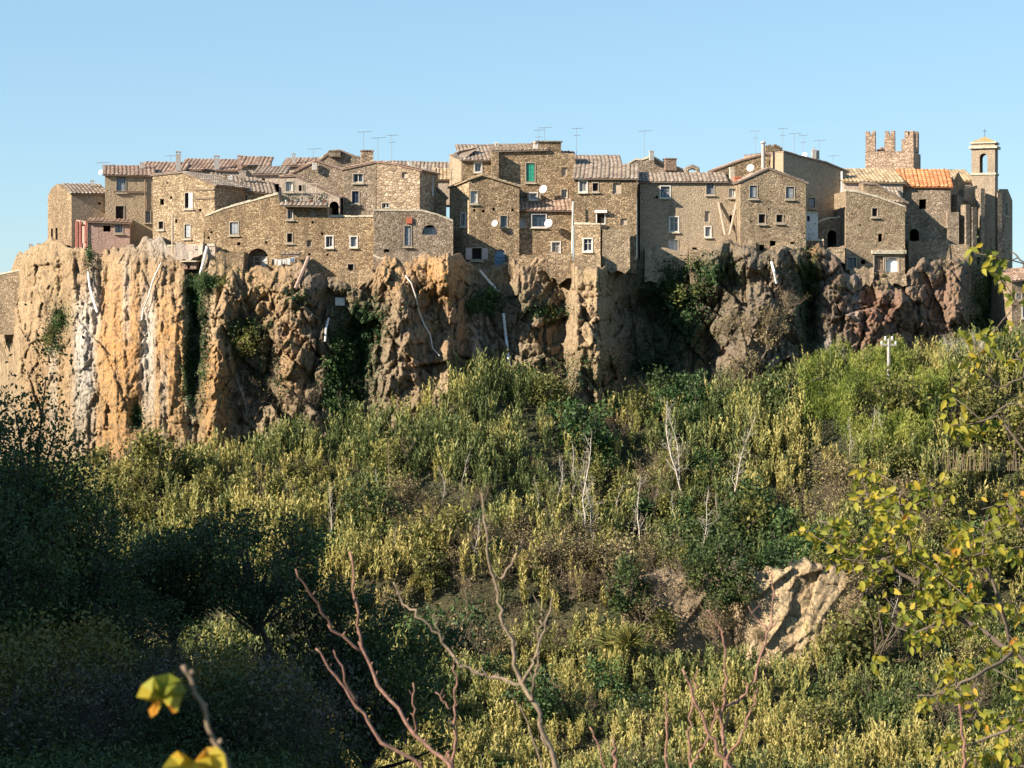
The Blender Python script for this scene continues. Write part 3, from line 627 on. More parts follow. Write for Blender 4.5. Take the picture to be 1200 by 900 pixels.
e, pl = hs('h4c', 'rubble_bastion', 'round-topped rubble bastion house left of the deep shaded wall', [(438, 247), (494, 247.5), (512, 252), (531, 260)], 330, 438, 204.6, 6, 8, SG,
    [(474, 265, 481.5, 288, 'grey'), (495, 263.5, 512, 275, 'arch'), (471.5, 298, 480, 315, 'door'), (450, 292, 456, 296, 'hole')], 'cope')
mb = MB(); mb.tube([pl.pt(494.5, 275, .2), pl.pt(512, 275, .2)], .05); 
a = pl.sz(496, 275); b2 = pl.sz(511, 266.5); bars(mb, pl, a.x, a.y, b2.x, b2.y, .07, .24, .06, 1); w = mb.build('window', M_FB, e)
mb = MB(); mb.face([pl.P(a.x, a.y, .26), pl.P(b2.x, a.y, .26), pl.P(b2.x, b2.y, .26), pl.P(a.x, b2.y, .26)]); mb.build('pane', M_GL, w)
mb = MB(); p = pl.pt(479.5, 258.5, -.05); mb.box(p, .32, .12, .32, pl.yaw); mb.build('planter', M_RED, e)
# terrace house with railing, above h4b
e, pl = hs('h8', 'terrace_house', 'small white-walled house with a sloping verge behind the railed terrace', [(330, 208), (346, 207.5), (384, 225.5), (398, 231)], 256, 330, 208.2, 0, 5, PC,
    [(335, 213, 343, 224, 'white'), (350, 217, 356, 224, 'dark'), (386, 236, 397, 253, 'arch')], 'gf', TB)
t = empty('terrace_railing', ray(356, 241, 206)); tag(t, 'dark iron railing with potted plants along the tiled terrace edge', 'railing')
pr = Plane(328, 205.2, -2)
mb = MB(); tiles(mb, pr.pt(328, 241, -.5), pr.pt(384, 242, -.5), pr.pt(384, 237.5, .7), pr.pt(328, 236.5, .7)); mb.build('tile_fringe', TG, t)
mb = MB()
for i in range(29): 
    x = 329+i*1.95; mb.tube([pr.pt(x, 237, .5), pr.pt(x, 226.5, .5)], .022, 4)
mb.tube([pr.pt(328.5, 226.3, .5), pr.pt(384, 227.3, .5)], .045, 5); mb.tube([pr.pt(328.5, 235.5, .5), pr.pt(384, 236.5, .5)], .03, 5); mb.build('balustrade', M_IRON, t)
for x in (353, 369.5):
    mb = MB(); mb.tube([pr.pt(x, 236.5, .9), pr.pt(x, 214.5, .9)], .06, 5); mb.build('post', M_WDL, t)
mb = MB(); mb.tube([pr.pt(346, 214.4, .9), pr.pt(371, 215, .9)], .06, 5); mb.build('crossbeam', M_WDL, t)
for i, x in enumerate((334, 340, 347, 363, 374, 379)):
    p = empty('potted_plant', pr.pt(x, 237, 1.0)); tag(p, 'potted plant on the railed terrace', 'plant', 'potted plants on the railed terrace')
    mb = MB(); mb.tube([pr.pt(x, 237, 1.0), pr.pt(x, 234, 1.0)], [.16, .22], 8); mb.build('pot', M_RED if i % 2 else M_WHT, p)
    mb = MB()
    for k in range(60):
        c = pr.pt(x, 231.5, 1.0)+Vector((random.gauss(0, .2), random.gauss(0, .15), random.gauss(0, .25))); a = Vector((random.gauss(0, 1), random.gauss(0, 1), random.gauss(0, 1))).normalized()*.12; b_ = a.cross(Vector((random.random(), random.random(), 1))).normalized()*.06
        mb.face([c-a, c-b_, c+a, c+b_]); mb.t.append(random.random())
    POTS = globals().setdefault('POTS', []); POTS.append((mb, p))
# laundry niche
t = empty('lean_to', ray(337, 312, 204)); tag(t, 'lean-to shelter with a tiled pent roof on the terrace under the sunlit wall', 'shelter')
pn = Plane(320, 204.6, -2); mb = MB(); tiles(mb, pn.pt(330, 299, -.9), pn.pt(352.5, 299, -.9), pn.pt(352.5, 296, .5), pn.pt(330, 296, .5)); mb.build('roof', TG, t)
for x in (331, 341.5, 352):
    mb = MB(); mb.tube([pn.pt(x, 316, -.8), pn.pt(x, 299.5, -.8)], .06, 5); mb.build('post', M_WD, t)
t = empty('washing_line', ray(336, 303, 203.5)); tag(t, 'line of white and dark washing hung out on the ledge below the house', 'laundry')
mb = MB(); mb.tube([pn.pt(320, 303.5, -1.2), pn.pt(331, 305, -1.2), pn.pt(351, 301, -1.2)], .02, 4); mb.build('line', M_WHT, t)
for x0, x1, y0, y1, mm in ((320.5, 323, 303.8, 311, M_IRON), (324, 326.5, 304, 311, M_WHT), (328, 331.5, 304.5, 311.5, M_WHT), (333, 337.5, 304.5, 309.5, M_CURT), (338.5, 342, 303.8, 310.5, M_WHT), (343, 347, 303, 307.5, M_BLU)):
    mb = MB(); n = 5
    for i in range(n):
        xa, xb = x0+(x1-x0)*i/n, x0+(x1-x0)*(i+1)/n; da, db = -1.2+.08*math.sin(i*2.2), -1.2+.08*math.sin((i+1)*2.2)
        mb.face([pn.pt(xa, y1, da), pn.pt(xb, y1, db), pn.pt(xb, y0, -1.2), pn.pt(xa, y0, -1.2)])
    mb.build('cloth', mm, t)
# h17 + lower wall
e = empty('stone_house', ray(575, 315, 214)); tag(e, 'front-gabled tufa house with a bright corner above the blue arched door', 'house'); H['h17'] = (e, None)
plf = Plane(550, 210, 3); pls = Plane(550, 210, -52)
facade(e, [(550, 211.5), (565, 206), (608.5, 219.5)], 335, plf, 7, SB,
    [(551.5, 224, 559.5, 238, 'white'), (586.5, 253, 594, 265, 'blue'), (554, 245, 557, 248, 'hole'), (564.5, 246, 568, 249, 'hole'), (577, 243.5, 580, 247, 'hole'), (599, 244.5, 602, 247.5, 'hole'), (553, 290.5, 564.5, 304, 'pink'), (579.5, 292, 592.5, 315, 'arch')])
a = plf.sz(580, 315); b2 = plf.sz(592, 300); mb = MB(); bars(mb, plf, a.x, a.y, b2.x, b2.y, .1, .26, .1, 1); w = mb.build('door', M_BLU, e)
mb = MB(); mb.face([plf.P(a.x, a.y, .28), plf.P(b2.x, a.y, .28), plf.P(b2.x, b2.y+1.0, .28), plf.P(a.x, b2.y+1.0, .28)]); mb.build('door_panel', M_BLU, w)
facade(e, [(526.8, 221), (549.7, 211.5)], 335, pls, 2.5, SL, [(540.5, 250.5, 545.5, 265, 'glassw')])
for p0, p1 in (((550, 211.5), (565, 206)), ((565, 206), (608.5, 219.5))):
    mb = MB(); lo, hi = (p0, p1) if p0[1] > p1[1] else (p1, p0); ex = -.2 if lo[0] < hi[0] else .2
    a, b2 = plf.sz(*lo), plf.sz(*hi); tiles(mb, plf.P(a.x+ex, a.y+.12, -.25), plf.P(a.x+ex, a.y+.12, 7), plf.P(b2.x, b2.y+.14, 7), plf.P(b2.x, b2.y+.14, -.25)); mb.build('roof', TY_, e)
mb = MB(); a, b2 = pls.sz(526.3, 221), pls.sz(549.5, 211.5); tiles(mb, pls.P(a.x, a.y+.1, -.25), pls.P(b2.x, b2.y+.1, -.25), pls.P(b2.x, b2.y+.5, 2.4), pls.P(a.x, a.y+.5, 2.4)); mb.build('roof', TY_, e)
e, pl = hs('h18', 'stone_house', 'low house under a shaded tile roof with a wide blue window and satellite dish', [(608.5, 246), (671, 247)], 330, 608.5, 211, 2, 5.5, SB,
    [(607.8+1.5, 257.5, 615, 265, 'white'), (623.5, 251.5, 639.5, 265.5, 'bluew'), (646.8, 284, 656, 296.5, 'glassw')], 'mono', TB, 231)
e2 = e; pd = Plane(618, 213.5, 2); facade(e2, [(618, 224.5), (634, 226)], 240, pd, 3, PG, [(621, 226.5, 629, 233.5, 'glassw')], name='dormer')
# h20, h21
e, pl = hs('h20', 'stone_tower', 'narrow sunlit stone buttress tower with a single white window at cliff edge', [(673, 263), (703.5, 263)], 345, 673, 206, -14, 7.5, SL, [(684, 280, 693.5, 294, 'glassw')], 'cope', cat='tower')
e, pl = hs('h21', 'stone_house', 'narrow brown house with striped tile roof and a white-lintelled dark doorway', [(672.5, 209), (746, 209.5)], 320, 672.5, 209.6, -4, 6.5, SB,
    [(679, 212, 687.5, 224.5, 'glassw'), (694.5, 214.5, 701, 224, 'dark'), (718, 214.5, 728, 227, 'faded'), (699.5, 250, 708.5, 262, 'doord'), (727, 256, 735, 264, 'faded')], 'mono', TG, 193.5)
mb = MB(); a, b2 = pl.sz(697, 249.5), pl.sz(711.5, 247.5); bars(mb, pl, a.x, a.y, b2.x, b2.y+.1, .12, -.01, .5); mb.build('canopy', M_WHT, e)
e, pl = hs('h23', 'plaster_house', 'wide grey plastered house with five windows and two leaning timber props', [(750, 213), (851, 213), (869, 216)], 330, 750, 211.5, -1, 7, PG,
    [(774.3, 218.5, 784.7, 231, 'bluew'), (827.7, 214.8, 836.4, 227.5, 'blue'), (785, 254.5, 794.6, 271, 'glassw'), (826, 247.5, 832, 260, 'faded'), (826.5, 266, 832.7, 277, 'glassw'), (783.3, 281, 794.3, 293.5, 'white'), (811, 290, 816.7, 298.5, 'bare'), (854, 221, 863, 231, 'white'), (855, 252, 860, 261, 'bare'),
     (731+35, 231, 768.5, 233, 'hole'), (768, 229.5, 771, 232.5, 'hole')], None)
mono_roof(e, pl, 750, 213, 851, 213, 4, rise_for(pl, 800, 213, 203.5, 4), TG)
mb = MB(); mb.tube([pl.pt(867.5, 214, -.25), pl.pt(867, 285, -.25)], .09); mb.build('downpipe', M_WHT, e)
chimney(e, 857.5, 194, 216, 5, 213.5, M_COP, 'box'); chimney(e, 864, 205, 216, 7, 213, M_RED, 'box')
for i, (xa, ya, xb, yb) in enumerate(((842, 237, 848.5, 276), (863, 238, 853.5, 276))):
    mb = MB(); mb.tube([pl.pt(xa, ya, -.1), pl.pt(xb, yb, -1.3)], .13, 6); o = mb.build('timber_prop', M_WDL)
    tag(o, ('left' if i == 0 else 'right')+' one of two leaning timber props forming a V on the plastered wall', 'prop')
e, pl = hs('h25', 'gabled_house', 'grey front-gabled house with two shuttered windows over two black square openings', [(867.5, 213.5), (900, 198.5), (944.5, 215.5)], 330, 867.5, 208.5, 4, 7, SD,
    [(878.6, 217.6, 887, 232, 'grey'), (921, 219, 930.6, 232.5, 'grey'), (889, 251, 896.8, 261.5, 'dark'), (909.8, 251.6, 917.3, 260.6, 'dark'), (890, 286.6, 895.8, 293.6, 'bare'), (902.3, 282, 909.3, 292, 'bare'), (926, 283.6, 931.2, 292, 'bare'), (900, 244, 902, 246, 'hole'), (879, 258, 881, 260, 'hole')], 'gf', TG)
e, pl = hs('h26', 'tall_house', 'tall dull plastered house with twin chimneys and a long shallow gable roof', [(918, 178.5), (938, 184.5), (966, 191), (992.5, 202)], 300, 918, 213.5, 27, 8, PG,
    [(949, 232, 955, 243, 'grey')], 'gf', TG)
chimney(e, 953.5, 173, 190, 4.2, 216, M_ASH, 'pots'); chimney(e, 958, 174, 190, 3.6, 216.5, M_ASH, 'box')
mb = MB(); mb.tube([pl.pt(985.5, 201, -.15), pl.pt(985.5, 235, -.15)], .12); mb.build('downpipe', M_WHT, e)
e, pl = hs('h26b', 'stone_house', 'brown stone house with a slender round chimney pipe, behind the grey gable', [(839, 199.5), (868, 189), (897, 181.5), (918, 186)], 260, 839, 215.5, 2, 7, SB, [(926-25, 189, 905, 194, 'hole')], 'gf', TB)
chimney(e, 894.3, 165, 200, 4.4, 214.5, M_ASH, 'pipe'); chimney(e, 858, 191, 200, 3.5, 219, M_ASH)
mb = MB(); pr = Plane(897, 218, 5)
for i, (x, y) in enumerate(((898, 171), (901, 170), (904, 172), (907.5, 169.5), (911, 171), (914, 173))): mb.box(pr.pt(x, (y+184)/2, 0), .17, .5, (184-y)/F*218/2, .1)
mb.build('ruined_chimney', SB, e)
e, pl = hs('h26c', 'white_hut', 'small whitewashed lean-to with a square dark window in the shaded alley', [(944.5, 249), (958.5, 250)], 300, 944.5, 211.8, 14, 3, M_CURT, [(945.8, 253, 949, 259.5, 'bare')], 'cope', cat='lean-to')
e, pl = hs('h26d', 'brick_wall', 'sunlit brick parapet on a rock pillar left of the dark arch', [(946, 282.5), (965.5, 282)], 310, 946, 210.3, -8, 1.2, BRK, (), 'cope', cat='wall')
e, pl = hs('h26e', 'arch_wall', 'rough masonry wall pierced by a tall black archway', [(956, 262), (972, 256), (993, 255)], 325, 956, 213.2, 10, 4, SD, [(969.8, 270, 980.6, 292, 'arch')], 'cope', cat='wall')
mb = MB(); mb.face([pl.pt(966, 292, 2.5), pl.pt(985, 292, 2.5), pl.pt(985, 266, 2.5), pl.pt(966, 266, 2.5)]); mb.build('arch_dark_sheet', M_DK, e)  # near-black sheet painted for the dark beyond the arch
e, pl = hs('h27', 'rubble_house', 'brown rubble house with a slanting worn parapet above the arched garage door', [(991, 224), (1003, 225), (1030, 232), (1060.5, 243)], 335, 991, 211, 3, 8, SD,
    [(1022, 244, 1028.3, 253.5, 'dark'), (1029, 274, 1034, 283, 'bare'), (1007, 262.5, 1009, 265, 'hole'), (992.5+1, 302, 1003, 314, 'blue'), (1009, 304.5, 1014, 309.5, 'bare'), (1024.5, 300, 1035, 319, 'door'), (1038, 302, 1053, 319.5, 'garage')], 'cope')
mb = MB(); 
for x in np.arange(1021, 1059.5, 6.4):
    a, b2 = pl.sz(x, 297.5), pl.sz(min(x+6.2, 1060), 293.5-random.random()); bars(mb, pl, a.x, a.y, b2.x, b2.y, .19, -.01, .35)
mb.build('stone_lintel', M_COP, e)
# foundations growing out of the rock
def foundation(key, x0, x1, ptop, pbot, m, dy=0.0, seed=1):
    r_ = random.Random(seed); n = max(4, int((x1-x0)/5)); e_ = H[key][0]; Yf = float(np.min(D(np.linspace(x0, x1, 7))))-1.05+dy; q = Plane(x0, Yf, 0)
    tops = [(x0+(x1-x0)*i/n, ptop+r_.uniform(-2.5, 2)) for i in range(n+1)]; bots = [(x1-(x1-x0)*i/n+r_.uniform(-1, 1), pbot+r_.uniform(-6, 7)-(7 if i in (0, n) else 0)) for i in range(n+1)]
    P = [q.sz(*p) for p in tops+bots]; bat = [0.0]*(n+1)+[.75]*(n+1)
    A = [q.P(p.x, p.y, -b_*.6) for p, b_ in zip(P, bat)]; B = [q.P(p.x, p.y, 3.2) for p in P]; mb = MB(); mb.v = [tuple(v) for v in A+B]; k = len(P)
    for i in range(n): mb.f.append((i, 2*n+1-i, 2*n-i, i+1)); mb.f.append((i+1+k, 2*n-i+k, 2*n+1-i+k, i+k))
    for i in range(k): j = (i+1) % k; mb.f.append((i, j, j+k, i+k))
    mb.build('foundation', m, e_)
for a in (('h4c', 452, 500, 296, 318, SG), ('h4b', 395, 436, 316, 334, SW), ('h17', 596, 640, 300, 326, SB), ('h18', 640, 671, 296, 330, SB), ('h20', 673, 704, 300, 346, SL, -.3), ('h21', 706, 738, 268, 322, SD, .5), ('h23', 756, 806, 292, 334, PG, .3), ('h23', 808, 834, 292, 342, SD), ('h25', 868, 886, 283, 300, SD),
          ('h25', 905, 938, 288, 305, SD), ('h26d', 958, 990, 290, 312, SD), ('h27', 996, 1024, 314, 334, SD), ('h27', 1030, 1062, 320, 336, SD), ('h4', 252, 286, 296, 318, SW), ('h3', 206, 238, 286, 304, PC)): foundation(*a, seed=int(a[1]))
# second row and ridge houses
e, pl = hs('h3r', 'stone_house', 'far house with a two-tier striped tile roof above the yellow plastered wall', [(163, 204), (212, 205)], 240, 163, 223, 0, 5, SB, (), 'mono', TB, 191); chimney(e, 166, 188, 204, 4, 222, M_ASH, 'box')
e, pl = hs('h6', 'tiled_house', 'back-row house with long striped tile roof and two dark capped chimneys', [(210, 199), (282, 200)], 230, 210, 226, 0, 6, PC, (), 'mono', TB, 187.5)
chimney(e, 209, 177, 200, 5.5, 224, M_ASH); chimney(e, 254, 182, 200, 6, 226, M_ASH)
e, pl = hs('h6b', 'tiled_house', 'back-row house with slanted-end striped roof and a small pink chimney', [(278, 194), (314, 195)], 222, 278, 227, 2, 5, PC, (), 'mono', TB, 184.5); chimney(e, 280.5, 182, 198, 4.5, 226, PP)
e, pl = hs('h6c', 'low_house', 'low back house with a flat grey-brown roof strip over a cream wall', [(298, 204.5), (333, 204)], 235, 298, 219, 0, 5, PC, [(307, 209, 310.5, 217, 'bare'), (322, 215.5, 327, 225, 'bare')], 'mono', TG, 196)
e, pl = hs('h10', 'tiled_house', 'back house with a pinkish low hip of tiles and a tiny pot chimney', [(332, 194.5), (374, 194)], 230, 332, 225, 0, 5, PC, (), 'mono', TB, 186); chimney(e, 344, 179.5, 192, 4, 226, M_ASH)
e, pl = hs('h9', 'gabled_house', 'dull grey gable with a white brick chimney on its left slope', [(338, 206), (370, 189.5), (403, 200)], 250, 338, 212, 0, 6, SG, (), 'gf', TB); chimney(e, 368.5, 188.5, 199, 5, 211.5, M_SURW, 'box')
e, pl = hs('h13', 'stone_house', 'rubble gable behind, topped by a square chimney at its left corner', [(377, 187), (389, 178), (398, 177.5), (418, 185), (433, 191)], 230, 377, 218, 2, 5, SG, (), 'gf', TG); chimney(e, 392, 174.5, 184, 13, 218, SG, 'box')
e, pl = hs('h11', 'stone_house', 'plain stone house with two blue-grey windows, left of the block-built one', [(402, 199.5), (441, 191)], 262, 402, 209.5, -4, 6, SG, [(414, 203.8, 425.3, 213.6, 'glass'), (412.5, 224, 420.5, 238, 'blue')], 'gf', TB)
chimney(e, 430, 174, 194, 14, 212.5, SBLK, 'box')
e, pl = hs('h12', 'block_house', 'large regular tufa block house with one round bricked-up window', [(441.5, 191), (460, 193), (492, 200.5)], 262, 441.5, 209, -16, 6.5, SBLK, [(471, 202, 478, 208.5, 'faded'), (447.8, 238, 455.8, 252, 'glass')], 'gf', TB)
e, pl = hs('h12b', 'low_house', 'narrow dark annexe with a pale chimney stack in the shaded gap', [(497, 214), (505, 216), (523, 232)], 275, 497, 213, 6, 5, SD, (), 'gf', TG); chimney(e, 505.5, 204, 230, 5, 212, M_SURW, 'box')
e, pl = hs('h14', 'tiled_house', 'cream walled house with grey and ochre striped roofs between the taller houses', [(453, 206), (529, 208)], 240, 453, 222, 0, 6, PC, (), 'mono', TG, 190.5)
chimney(e, 480.5, 187, 202, 4.5, 220.5, M_SURW, 'box'); chimney(e, 497, 194, 206, 3.5, 220, M_SURW, 'box')
mb = MB(); q = Plane(505, 219.5, 4); tiles(mb, q.pt(506, 210, 0), q.pt(529, 210.5, 0), q.pt(529, 195, 3.5), q.pt(509, 195, 3.5)); mb.build('roof', TY_, e)
facade(e, [(507, 211), (529, 211.5)], 240, Plane(505, 219.8, 4), 3, PC, name='wall')
e, pl = hs('h15', 'hipped_house', 'upper hipped-roof house with one small white-framed window', [(541, 187.5), (578, 188)], 225, 541, 215.5, 6, 7, SB, [(556.5, 191, 564, 201, 'glassw')], 'mono', TG, 170.5)
facade(e, [(526.8, 181.5), (540.8, 187)], 240, Plane(540.8, 215.5, -50), 3, PG)
q = Plane(541, 215.5, -50); mb = MB(); q2 = Plane(541, 215.5, 6); tiles(mb, q.pt(526, 182, 0), q2.pt(540.8, 187, -.3), q2.pt(541.5, 171.5, 6.5), q.pt(535, 171.3, 3)); mb.build('roof', TG, e)
mb = MB(); q = Plane(577, 214.5, 4); A = q.pt(580, 198); mb.box(A, .42, .5, 1.9, .05); mb.build('buttress', SB, e)
chimney(e, 582, 167, 178, 4, 220, M_SURW)
e, pl = hs('h16', 'rubble_house', 'big rubble house with closed green shutters high on the ridge', [(578, 178.5), (623, 176), (672, 180), (676, 196)], 262, 578, 215.2, 2, 8, SB,
    [(616.5, 191, 626.7, 213, 'green'), (658, 196, 665, 206, 'faded'), (657.7, 222, 664.7, 232, 'glass')], None)
mono_roof(e, pl, 578, 177.5, 640, 176, 7, rise_for(pl, 600, 178, 171, 7), TG); chimney(e, 641, 164, 180, 29, 217.5, SB, 'box'); chimney(e, 628, 166, 178, 5, 216.2, M_SURW)
mb = MB(); q = Plane(640, 217, 0); tiles(mb, q.pt(652, 179, 0), q.pt(674, 180, 0), q.pt(674, 174.5, 4), q.pt(652, 174.5, 4)); mb.build('roof', TG, e)
e, pl = hs('h22', 'tiled_house', 'low roof of grey tiles peeping above the narrow brown house', [(676, 194), (727, 194)], 215, 676, 219, 0, 5, SB, (), 'mono', TG, 183)
e, pl = hs('h22b', 'ruined_gable', 'ragged rubble gable with a tall chimney behind the plastered house', [(730, 196), (745, 187), (752, 188), (764, 183.5), (778, 192), (792, 196), (812, 204), (818, 206)], 230, 730, 219, 0, 4, SG, (), 'cope')
chimney(e, 763.5, 174.5, 188, 5, 218.5, M_ASH, 'box'); chimney(e, 785, 183.5, 200, 13, 219, BRK, 'box')
mb = MB(); q = Plane(805, 218, 0); mb.tube([q.pt(804, 204), q.pt(805, 198), q.pt(811, 195.5), q.pt(817, 198), q.pt(817.5, 204)], .3, 6); mb.build('arch_cap', SG, e)
# far right group
e, pl = hs('h28', 'tiled_house', 'cream house under a long weathered ochre tile roof left of the orange one', [(989, 213), (1058, 214)], 240, 989, 216.3, 0, 6, PC, (), 'mono', TY_, 199)
e, pl = hs('h28b', 'low_house', 'low house with a shaded blue-grey roof sloping down behind the worn parapet', [(1012, 216), (1026, 217), (1062, 238)], 260, 1012, 213.2, 2, 2.6, SD, (), 'gf', TG)
mb = MB(); q = Plane(1012, 213.2, 2); tiles(mb, q.pt(1012, 232, -.2), q.pt(1060, 238, -.2), q.pt(1057, 219, 2.7), q.pt(1017, 214, 2.7)); mb.build('roof', TG, e)
e, pl = hs('h29o', 'orange_roofed_house', 'stone house with a bright orange new tile roof beside the bell tower', [(1057, 218), (1114, 218.5)], 330, 1057, 217, -6, 8, SG,
    [(1077, 233.5, 1085.5, 245, 'bare'), (1066, 268, 1077, 283, 'arch')], 'saddle', TO, 199.5)
H['h29o'] = (e, pl); foundation('h29o', 1064, 1112, 283, 322, SD, 4.2, seed=3); foundation('h29o', 1110, 1136, 288, 345, SD, 2.4, seed=4)
mb = MB(); mb.box(Plane(1057, 216.6, -6).pt(1116, 269, .3), .65, .6, 2.0, 0); mb.build('corner_block', SG, e)
facade(e, [(1113.8, 218.5), (1123, 201), (1131, 216), (1131, 228)], 330, Plane(1113.8, 217.6, 50), .5, SD)
e, pl = hs('h28c', 'tiled_house', 'short ochre tiled roof between the orange roof and the bell tower', [(1118, 212), (1141, 212.5)], 240, 1118, 222.5, 0, 5, PC, (), 'mono', TY_, 200)
# battlement tower
T_ = empty('battlement_tower', ray(1046, 200, 226)); tag(T_, 'square tower crowned with swallow-tailed battlements', 'tower')
TW = stone('tower_brick', (.42, .29, .20), (.52, .385, .275), (.28, .22, .16), 3.4, 1.8, .3)
pt = Plane(1014, 226.5, -20); facade(T_, [(1014, 177.5), (1070.5, 177)], 260, pt, 6.2, TW)
def merlon(px0, px1, ptop, pl, dep, parent=T_, m=TW):
    a = pl.sz(px0, 178); b2 = pl.sz(px1, ptop); q0, q1, z0, z1 = a.x, b2.x, a.y-.05, b2.y; c = (q0+q1)/2; v = (z1-z0)*.24
    P = [(q0, z0), (q1, z0), (q1, z1), (q1-(q1-q0)*.36, z1-.02), (c+.05, z1-v), (c-.05, z1-v), (q0+(q1-q0)*.36, z1-.02), (q0, z1)]
    mb = MB(); A = [pl.P(x, z, dep) for x, z in P]; B = [pl.P(x, z, dep+.65) for x, z in P]; n = len(P)
    for tri in tessellate_polygon([[Vector((x, z, 0)) for x, z in P]]): mb.face([A[i] for i in tri]); mb.face([B[i] for i in tri[::-1]])
    for i in range(n): mb.face([A[i], A[(i+1) % n], B[(i+1) % n], B[i]])
    mb.build('merlon', m, parent)
merlon(1014.3, 1025.5, 153.5, pt, 0); merlon(1037, 1048.3, 153.2, pt, 0); merlon(1060, 1070.3, 153, pt, 0)
for x0, x1, y in ((1028, 1034, 158), (1048.5, 1056, 158.5)): merlon(x0, x1, y, pt, 5.5)
ps = Plane(1070.5, pt.pt(1070.5, 178).y, 70)
for x0, x1 in ((1071.2, 1073.8), (1075, 1077)): merlon(x0, x1, 155, ps, 0)
mb = MB(); tiles(mb, pt.pt(1025, 177, .8), pt.pt(1037, 177, .8), pt.pt(1037, 170, 4.5), pt.pt(1025, 170, 4.5)); mb.build('roof', TB, T_)
# bell tower
PT = stone('tower_plaster', (.34, .26, .18), (.42, .33, .23), (.26, .2, .14), 3.2, 1.6, .4, .5, (.40, .32, .23))
B_ = empty('bell_tower', ray(1152, 320, 222)); tag(B_, 'slim church bell tower with an open arch and low pyramid roof', 'tower')
pb = Plane(1138, 220, -22)
facade(B_, [(1138.5, 203.5), (1166, 203.5)], 330, pb, 2.6, PT)
a = pb.sz(1138.5, 203.5); b2 = pb.sz(1166, 172.5); hl = pb.sz(1148, 202.5); hr = pb.sz(1157, 184); Wd = b2.x-a.x
for dep in (0, 2.15):      # front and back walls of the belfry with a see-through arch
    mb = MB(); outer = [(a.x, a.y), (b2.x, a.y), (b2.x, b2.y), (a.x, b2.y)]; r = (hr.x-hl.x)/2; cx = (hl.x+hr.x)/2
    hole = [(hl.x, hl.y), (hr.x, hl.y), (hr.x, hr.y)]+[(cx+r*math.cos(math.pi*i/8), hr.y+r*math.sin(math.pi*i/8)) for i in range(1, 8)]+[(hl.x, hr.y)]
    fl = outer+hole
    for dd in (dep, dep+.45):
        for tri in tessellate_polygon([[Vector((x, z, 0)) for x, z in outer], [Vector((x, z, 0)) for x, z in hole]]): mb.face([pb.P(*fl[i], dd) for i in tri])
    for L in (outer, hole):
        for i in range(len(L)): p, q = L[i], L[(i+1) % len(L)]; mb.face([pb.P(*p, dep), pb.P(*q, dep), pb.P(*q, dep+.45), pb.P(*p, dep+.45)])
    mb.build('belfry_wall', PT, B_)
for xx in (a.x+.2, b2.x-.2):
    mb = MB(); mb.box(pb.P(xx, (a.y+b2.y)/2, 1.3), .19, .845, (b2.y-a.y)/2-.01, pb.yaw); mb.build('belfry_wall', SD, B_)
for y, ov, h in ((172.5, .28, .14), (203.8, .12, .1), (167.2, .16, .08)):
    v = pb.sz(1152.2, y); mb = MB(); mb.box(pb.P(v.x, v.y, 1.3), Wd/2+ov, 1.3+ov, h, pb.yaw); mb.build('cornice', M_COP, B_)
v0 = pb.sz(1152.2, 172); v1 = pb.sz(1152.2, 167.5); mb = MB(); mb.box(pb.P(v0.x, (v0.y+v1.y)/2, 1.3), Wd/2-.02, 1.27, (v1.y-v0.y)/2, pb.yaw); mb.build('attic', PT, B_)
v1 = pb.sz(1152.2, 166.6); ap = pb.sz(1153, 158.8); mb = MB(); c4 = [pb.P(v1.x+sx*(Wd/2+.1), v1.y+.02, 1.3+sy*1.4) for sx, sy in ((-1, -1), (1, -1), (1, 1), (-1, 1))]; A = pb.P(v1.x, ap.y, 1.3)
for i in range(4): mb.face([c4[i], c4[(i+1) % 4], A])
mb.face(c4[::-1]); mb.build('roof', tilemat('roof_ochre', (.34, .24, .09), (.42, .30, .13), (.46, .36, .2), .4), B_)
mb = MB(); mb.tube([A, A+Vector((0, 0, .9))], .03, 5); mb.tube([A+Vector((-.25, 0, .62)), A+Vector((.25, 0, .62))], .03, 5); mb.build('cross', M_IRON, B_)
# church
K = empty('church', ray(1158, 325, 226)); tag(K, 'tall ribbed stone church wall with narrow buttresses at the right end of town', 'church')
plc = Plane(1130, 218.8, 28)
facade(K, [(1130, 221), (1146, 217), (1150, 218)], 345, plc, 8, PG); facade(K, [(1122, 228), (1133, 234), (1146, 243)], 345, Plane(1122, 217.2, 30), 5, SD, [(1128, 271, 1131, 284, 'bare')])
mb = MB(); q = Plane(1122, 217, 30); tiles(mb, q.pt(1130, 234, -.2), q.pt(1147, 244.5, -.2), q.pt(1147, 240, 1.5), q.pt(1131, 229, 1.5)); mb.build('roof', TG, K)
facade(K, [(1149.5, 218), (1166, 223.5), (1171.5, 224)], 390, Plane(1149, 220.5, 34), 7, SD)
facade(K, [(1171, 221.5), (1181, 221.5), (1186.5, 235)], 400, Plane(1171, 224, 30), 9, PG, [(1177.5, 238, 1180.5, 252, 'glass')])
for x, y0, dy in ((1148.5, 221, 218.4), (1168.5, 226, 219.5), (1172.5, 226, 221.5), (1131.5, 240, 216.4), (1139, 243, 216.6)):
    mb = MB(); A = ray(x, y0, dy); Bm = ray(x, 350, dy); mb.box((A.x, A.y, (A.z+Bm.z)/2), .3, .5, (A.z-Bm.z)/2, .4); mb.build('buttress', SG, K)
e, pl = hs('hr', 'roadside_house', 'shaded grey house with a pale-sided window cut off by the right edge', [(1186, 330), (1240, 322)], 420, 1186, 212, 10, 6, SD, [(1191, 344, 1197, 350, 'white'), (1198.5, 352, 1204, 372, 'glassw')], 'mono', TB, 316)
